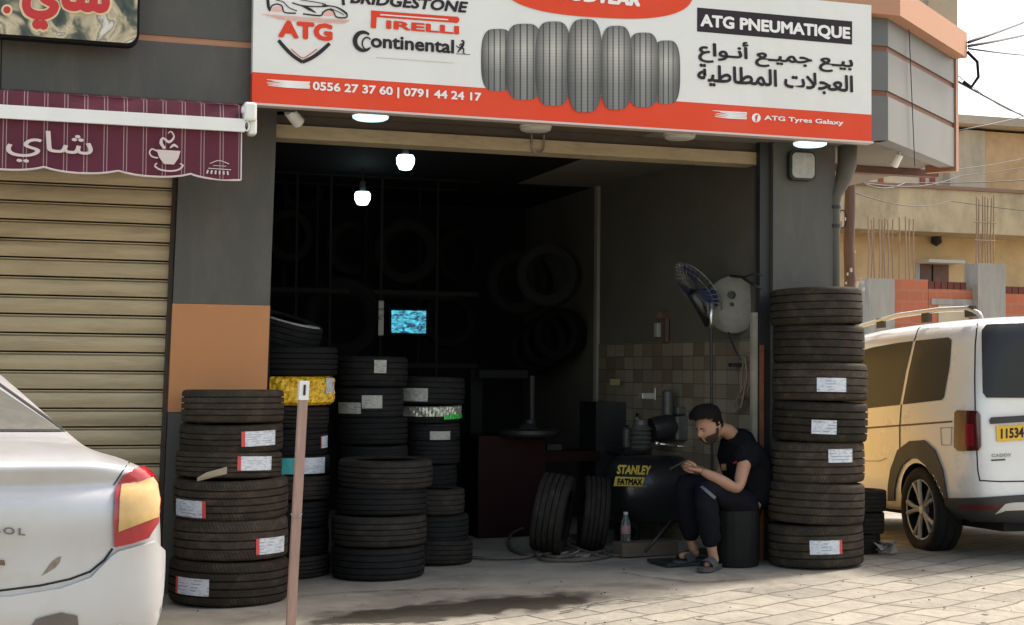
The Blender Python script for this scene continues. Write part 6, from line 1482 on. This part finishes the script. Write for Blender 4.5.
for k in range(3):
    b = MB(); a0_ = 2*pi*k/3; vs = []
    for i in range(7):
        a = a0_+i*.22
        for r_ in (.04, RF*.45, RF*.85): dv = ax_l*cos(a)+oth*sin(a); vs.append(cf+dv*r_+nf*(.02-.006*i))
    b.add(vs, [[i*3+j, i*3+j+1, (i+1)*3+j+1, (i+1)*3+j] for i in range(6) for j in range(2)]); b.build('blade', mat('blue_blade', (.03, .045, .13), .3) if k == 0 else bpy.data.materials['blue_blade'], fn, smooth=True)
b = MB(); mo = PY(709, 325, yff+.05); b.tube([cf+nf*.05, mo.lerp(cf, .35), mo], [.045, .05, .035], 14); b.build('motor', blk, fn, smooth=True)
b = MB(); b.tube([SW(711.5, 303, .25), SW(711, 330, .25)], .018, 10); b.build('collar', chrome, fn, smooth=True)
b = MB(); lo_ = SW(712, 440, .28); b.tube([SW(711, 328, .28), lo_, V((lo_.x, lo_.y, gz(5, YF+1)))], .012, 8); b.build('pole', M['dkmetal'], fn)
b = MB(); b.lathe([(0, 0), (.2, 0), (.2, .02), (.03, .05), (0, .05)], 28, Matrix.Translation(V((lo_.x, lo_.y, gz(5, YF+1))))); b.build('base', M['dkmetal'], fn, angle=35)
# hose reel drum
rc = SW(736, 305, .02); rn = thing('hose_reel', 'round grey hose reel fixed on the wall beside the right jamb', 'reel', rc)
RZ = (SW(736, 277).z-SW(736, 334).z)/2; rel = (V((.25, -1, 0))*.6+swn*.8).normalized()
RM = Matrix.Translation(rc) @ rel.to_track_quat('Z', 'Y').to_matrix().to_4x4()
b = MB(); b.lathe([(0, .10), (RZ*.5, .105), (RZ*.93, .09), (RZ, .075), (RZ, -.06), (0, -.06)], 44, RM); b.build('drum_face', mat('reel_grey', (.22, .21, .17), .6, var=.1, vs=6, dirt=(.1, .09, .07), ds=6), rn, angle=40)
b = MB(); b.lathe([(0, .13), (.028, .13), (.03, .10), (0, .1)], 20, RM @ Matrix.Translation((0, .07, 0))); b.lathe([(0, .12), (.014, .12), (.016, .10), (0, .1)], 16, RM @ Matrix.Translation((0, -.0, 0))); b.build('hub', M['dkmetal'], rn)
b = MB(); b.tube([SW(731, 276, .12), SW(742, 277, .15), SW(752, 284, .15), SW(761, 288, .15)], .011, 7); b.tube([SW(742, 278, .15), SW(752, 274, .14), SW(763, 275, .12)], .007, 6); b.build('bracket_arm', M['dkmetal'], rn, smooth=True)
b = MB(); P = [SW(*q, .1) for q in ((741, 360), (736, 352), (730, 338), (728, 330))]; b.tube(P, .008, 6)
b.build('hose_tail', M['dkmetal'], rn, smooth=True)
hk = mat('hose_tan', (.20, .15, .10), .7)
for i, pts in enumerate(([(744, 362), (746, 356), (750, 357), (751, 375), (749, 393), (745, 398), (742, 392), (742, 372), (744, 362)], [(747, 360), (753, 362), (752, 378), (744, 398), (736, 412), (734, 405), (743, 388), (747, 372), (747, 360)], [(745, 358), (747, 375), (744, 392), (741, 408)])):
    hose('hanging_hose', ('tan hose loop hanging on the tiles, the tight inner loop', 'tan hose loop swinging furthest left over the tiles', 'loose straight end of the tan hose on the tiles')[i], [SW(x, y, .06+.02*i) for x, y in pts], .009, hk)
b = MB(); q = SW(742, 365, .02); b.box(q, (.2, .05, .03)); tag(b.build('wall_hook', M['dkmetal']), 'dark bracket on the tiles that carries the tan hose', 'bracket')
# switch box and brown handle on wall
b = MB(); q = SW(657.5, 330, .02); b.box(q, (.04, .07, .12), bev=.006); tag(b.build('switch_box', mat('pale_box', (.35, .34, .28), .5)), 'small pale switch box on the grey wall left of the fan', 'switch')
b = MB(); q = SW(666, 330, .03); b.box(q, (.03, .05, .2)); b.box(q+V((-.02, 0, .12)), (.1, .06, .05), .4); tag(b.build('wall_bracket', mat('brown_bracket', (.12, .07, .045), .7)), 'brown and black bracket on the wall beside the switch box', 'bracket')
# tall dark bottle on a cabinet
cbx = PY(615, 420, YF+2.3)
b = MB(); slab(b, PY(596, 400, YF+2.3).x, PY(640, 400, YF+2.3).x, YF+2.3, YF+2.7, gz(4, YF+1), PY(620, 402, YF+2.3).z); cab = b.build('tool_cabinet', blk); tag(cab, 'black tool cabinet behind the compressor carrying a tall dark bottle', 'cabinet')
q = PY(627, 402, YF+2.4); hh = PY(627, 327, YF+2.4).z-q.z
tb = thing('tall_bottle', 'tall dark bottle with pale label standing on the black cabinet', 'bottle', q)
b = MB(); b.lathe([(0, 0), (.055, 0), (.055, hh*.6), (.03, hh*.72), (.022, hh), (0, hh)], 20, Matrix.Translation(q)); b.build('bottle_body', blk, tb, smooth=True)
b = MB(); b.box(q+V((-.0, -.058, hh*.5)), (.045, .004, .15)); b.build('label', mat('pale_label', (.45, .45, .42), .6), tb)
b = MB(); b.box(PY(614, 382, YF+2.3)+V((0, -.01, 0)), (.09, .03, .05)); tag(b.build('small_box', mat('olive_label', (.2, .2, .08), .6)), 'small box with yellowish label on the black cabinet', 'box')
# =================================================================== CLUTTER ON THE WORKBENCH BEHIND THE COMPRESSOR
YV = YF+2.0
def V_(px, py, l=0): return PY(px, py, YV-l)
wbz = V_(650, 447).z
b = MB(); slab(b, V_(618, 447).x, V_(700, 447).x, YV-.15, YV+.35, wbz-.05, wbz)
for x in (V_(620, 447).x, V_(697, 447).x): slab(b, x-.02, x+.02, YV-.1, YV-.06, gz(4, YV), wbz-.051)
tag(b.build('workbench', M['dkmetal']), 'dark metal workbench behind the compressor, crowded with cans', 'workbench')
cans = [(627, 22, 9, 'tall grey can at the left end of the workbench', greyc), (637, 34, 8, 'second can from the left on the workbench', M['steel']), (646, 26, 7, 'third can from the left on the workbench, with pale body', greyc),
        (654, 40, 9, 'tallest can at the middle of the workbench', blk), (676, 38, 9, 'can right of the compressor filter on the workbench', greyc), (687, 30, 8, 'last can on the workbench, nearest the seated man\'s head', M['steel'])]
for px, h, w, lab, m_ in cans:
    p = V_(px, 447); hh = h/FPX*depth(p); rr_ = w/2/FPX*depth(p); t = thing('metal_can', lab, 'can', V((p.x, p.y, wbz)), 'cans on the workbench')
    b = MB(); b.lathe([(0, .001), (rr_*.96, .001), (rr_, .01), (rr_, hh*.8), (rr_*.96, hh*.82), (rr_*.5, hh*.9), (0, hh*.9)], 18, Matrix.Translation((p.x, p.y, wbz))); b.build('can_body', m_, t, angle=40)
    b = MB(); b.lathe([(0, hh*.9), (rr_*.35, hh*.9), (rr_*.35, hh), (0, hh)], 12, Matrix.Translation((p.x, p.y, wbz))); b.build('cap', M['black'], t)
b = MB(); P = [V_(686, 392, .3), V_(694, 398, .3), V_(701, 410, .28), V_(703, 425, .25)]; b.tube(P, .05, 10); tag(b.build('black_bag', M['black'], smooth=True), 'black sagging bag hanging just above the seated man\'s hair', 'bag')
# =================================================================== SMALL WEAR ON THE PLACE
b = MB(); q0_ = PG(420, 621)
rnd = random.Random(11)
def crack(pts, w=.006):
    P = []
    for i in range(len(pts)-1):
        a, c_ = pts[i], pts[i+1]
        for k in range(6):
            t_ = k/6; px = a[0]+(c_[0]-a[0])*t_+rnd.uniform(-2.5, 2.5); py = a[1]+(c_[1]-a[1])*t_+rnd.uniform(-.5, .5); P.append(PG(px, py))
    for i in range(len(P)-1):
        d = (P[i+1]-P[i]).normalized(); nn = V((-d.y, d.x, 0)); w0, w1 = w*rnd.uniform(.4, 1.6), w*rnd.uniform(.4, 1.6)
        u = V((0, 0, .0008))
        b.add([P[i]+nn*w0+u, P[i+1]+nn*w1+u, P[i+1]-nn*w1+u, P[i]-nn*w0+u], [(0, 1, 2, 3)])
crack([(560, 612), (600, 603), (650, 599), (700, 594)]); crack([(300, 596), (380, 590), (470, 588)]); crack([(620, 572), (690, 582), (760, 579)]); crack([(440, 603), (520, 596), (600, 590)], .004); crack([(860, 600), (930, 607), (1010, 612)], .004)
o = b.build('paving_cracks', mat('crack_dark', (.05, .042, .03), .95)); tag(o, 'thin ragged cracks running through the paving and apron', kind='structure')
b = MB()
for _ in range(16):
    p = PG(rnd.uniform(200, 1000), rnd.uniform(575, 622)); a = rnd.uniform(0, 6); s_ = rnd.uniform(.012, .03)
    b.add([p+V((s_*cos(a+k*1.57)*rnd.uniform(.5, 1.3), s_*sin(a+k*1.57)*rnd.uniform(.4, 1), rnd.uniform(.001, .008))) for k in range(4)], [(0, 1, 2, 3)])
tag(b.build('litter', mat('dry_leaf', (.13, .09, .05), .8)), 'dry leaf and paper crumbs on the paving', 'litter', kind='stuff')
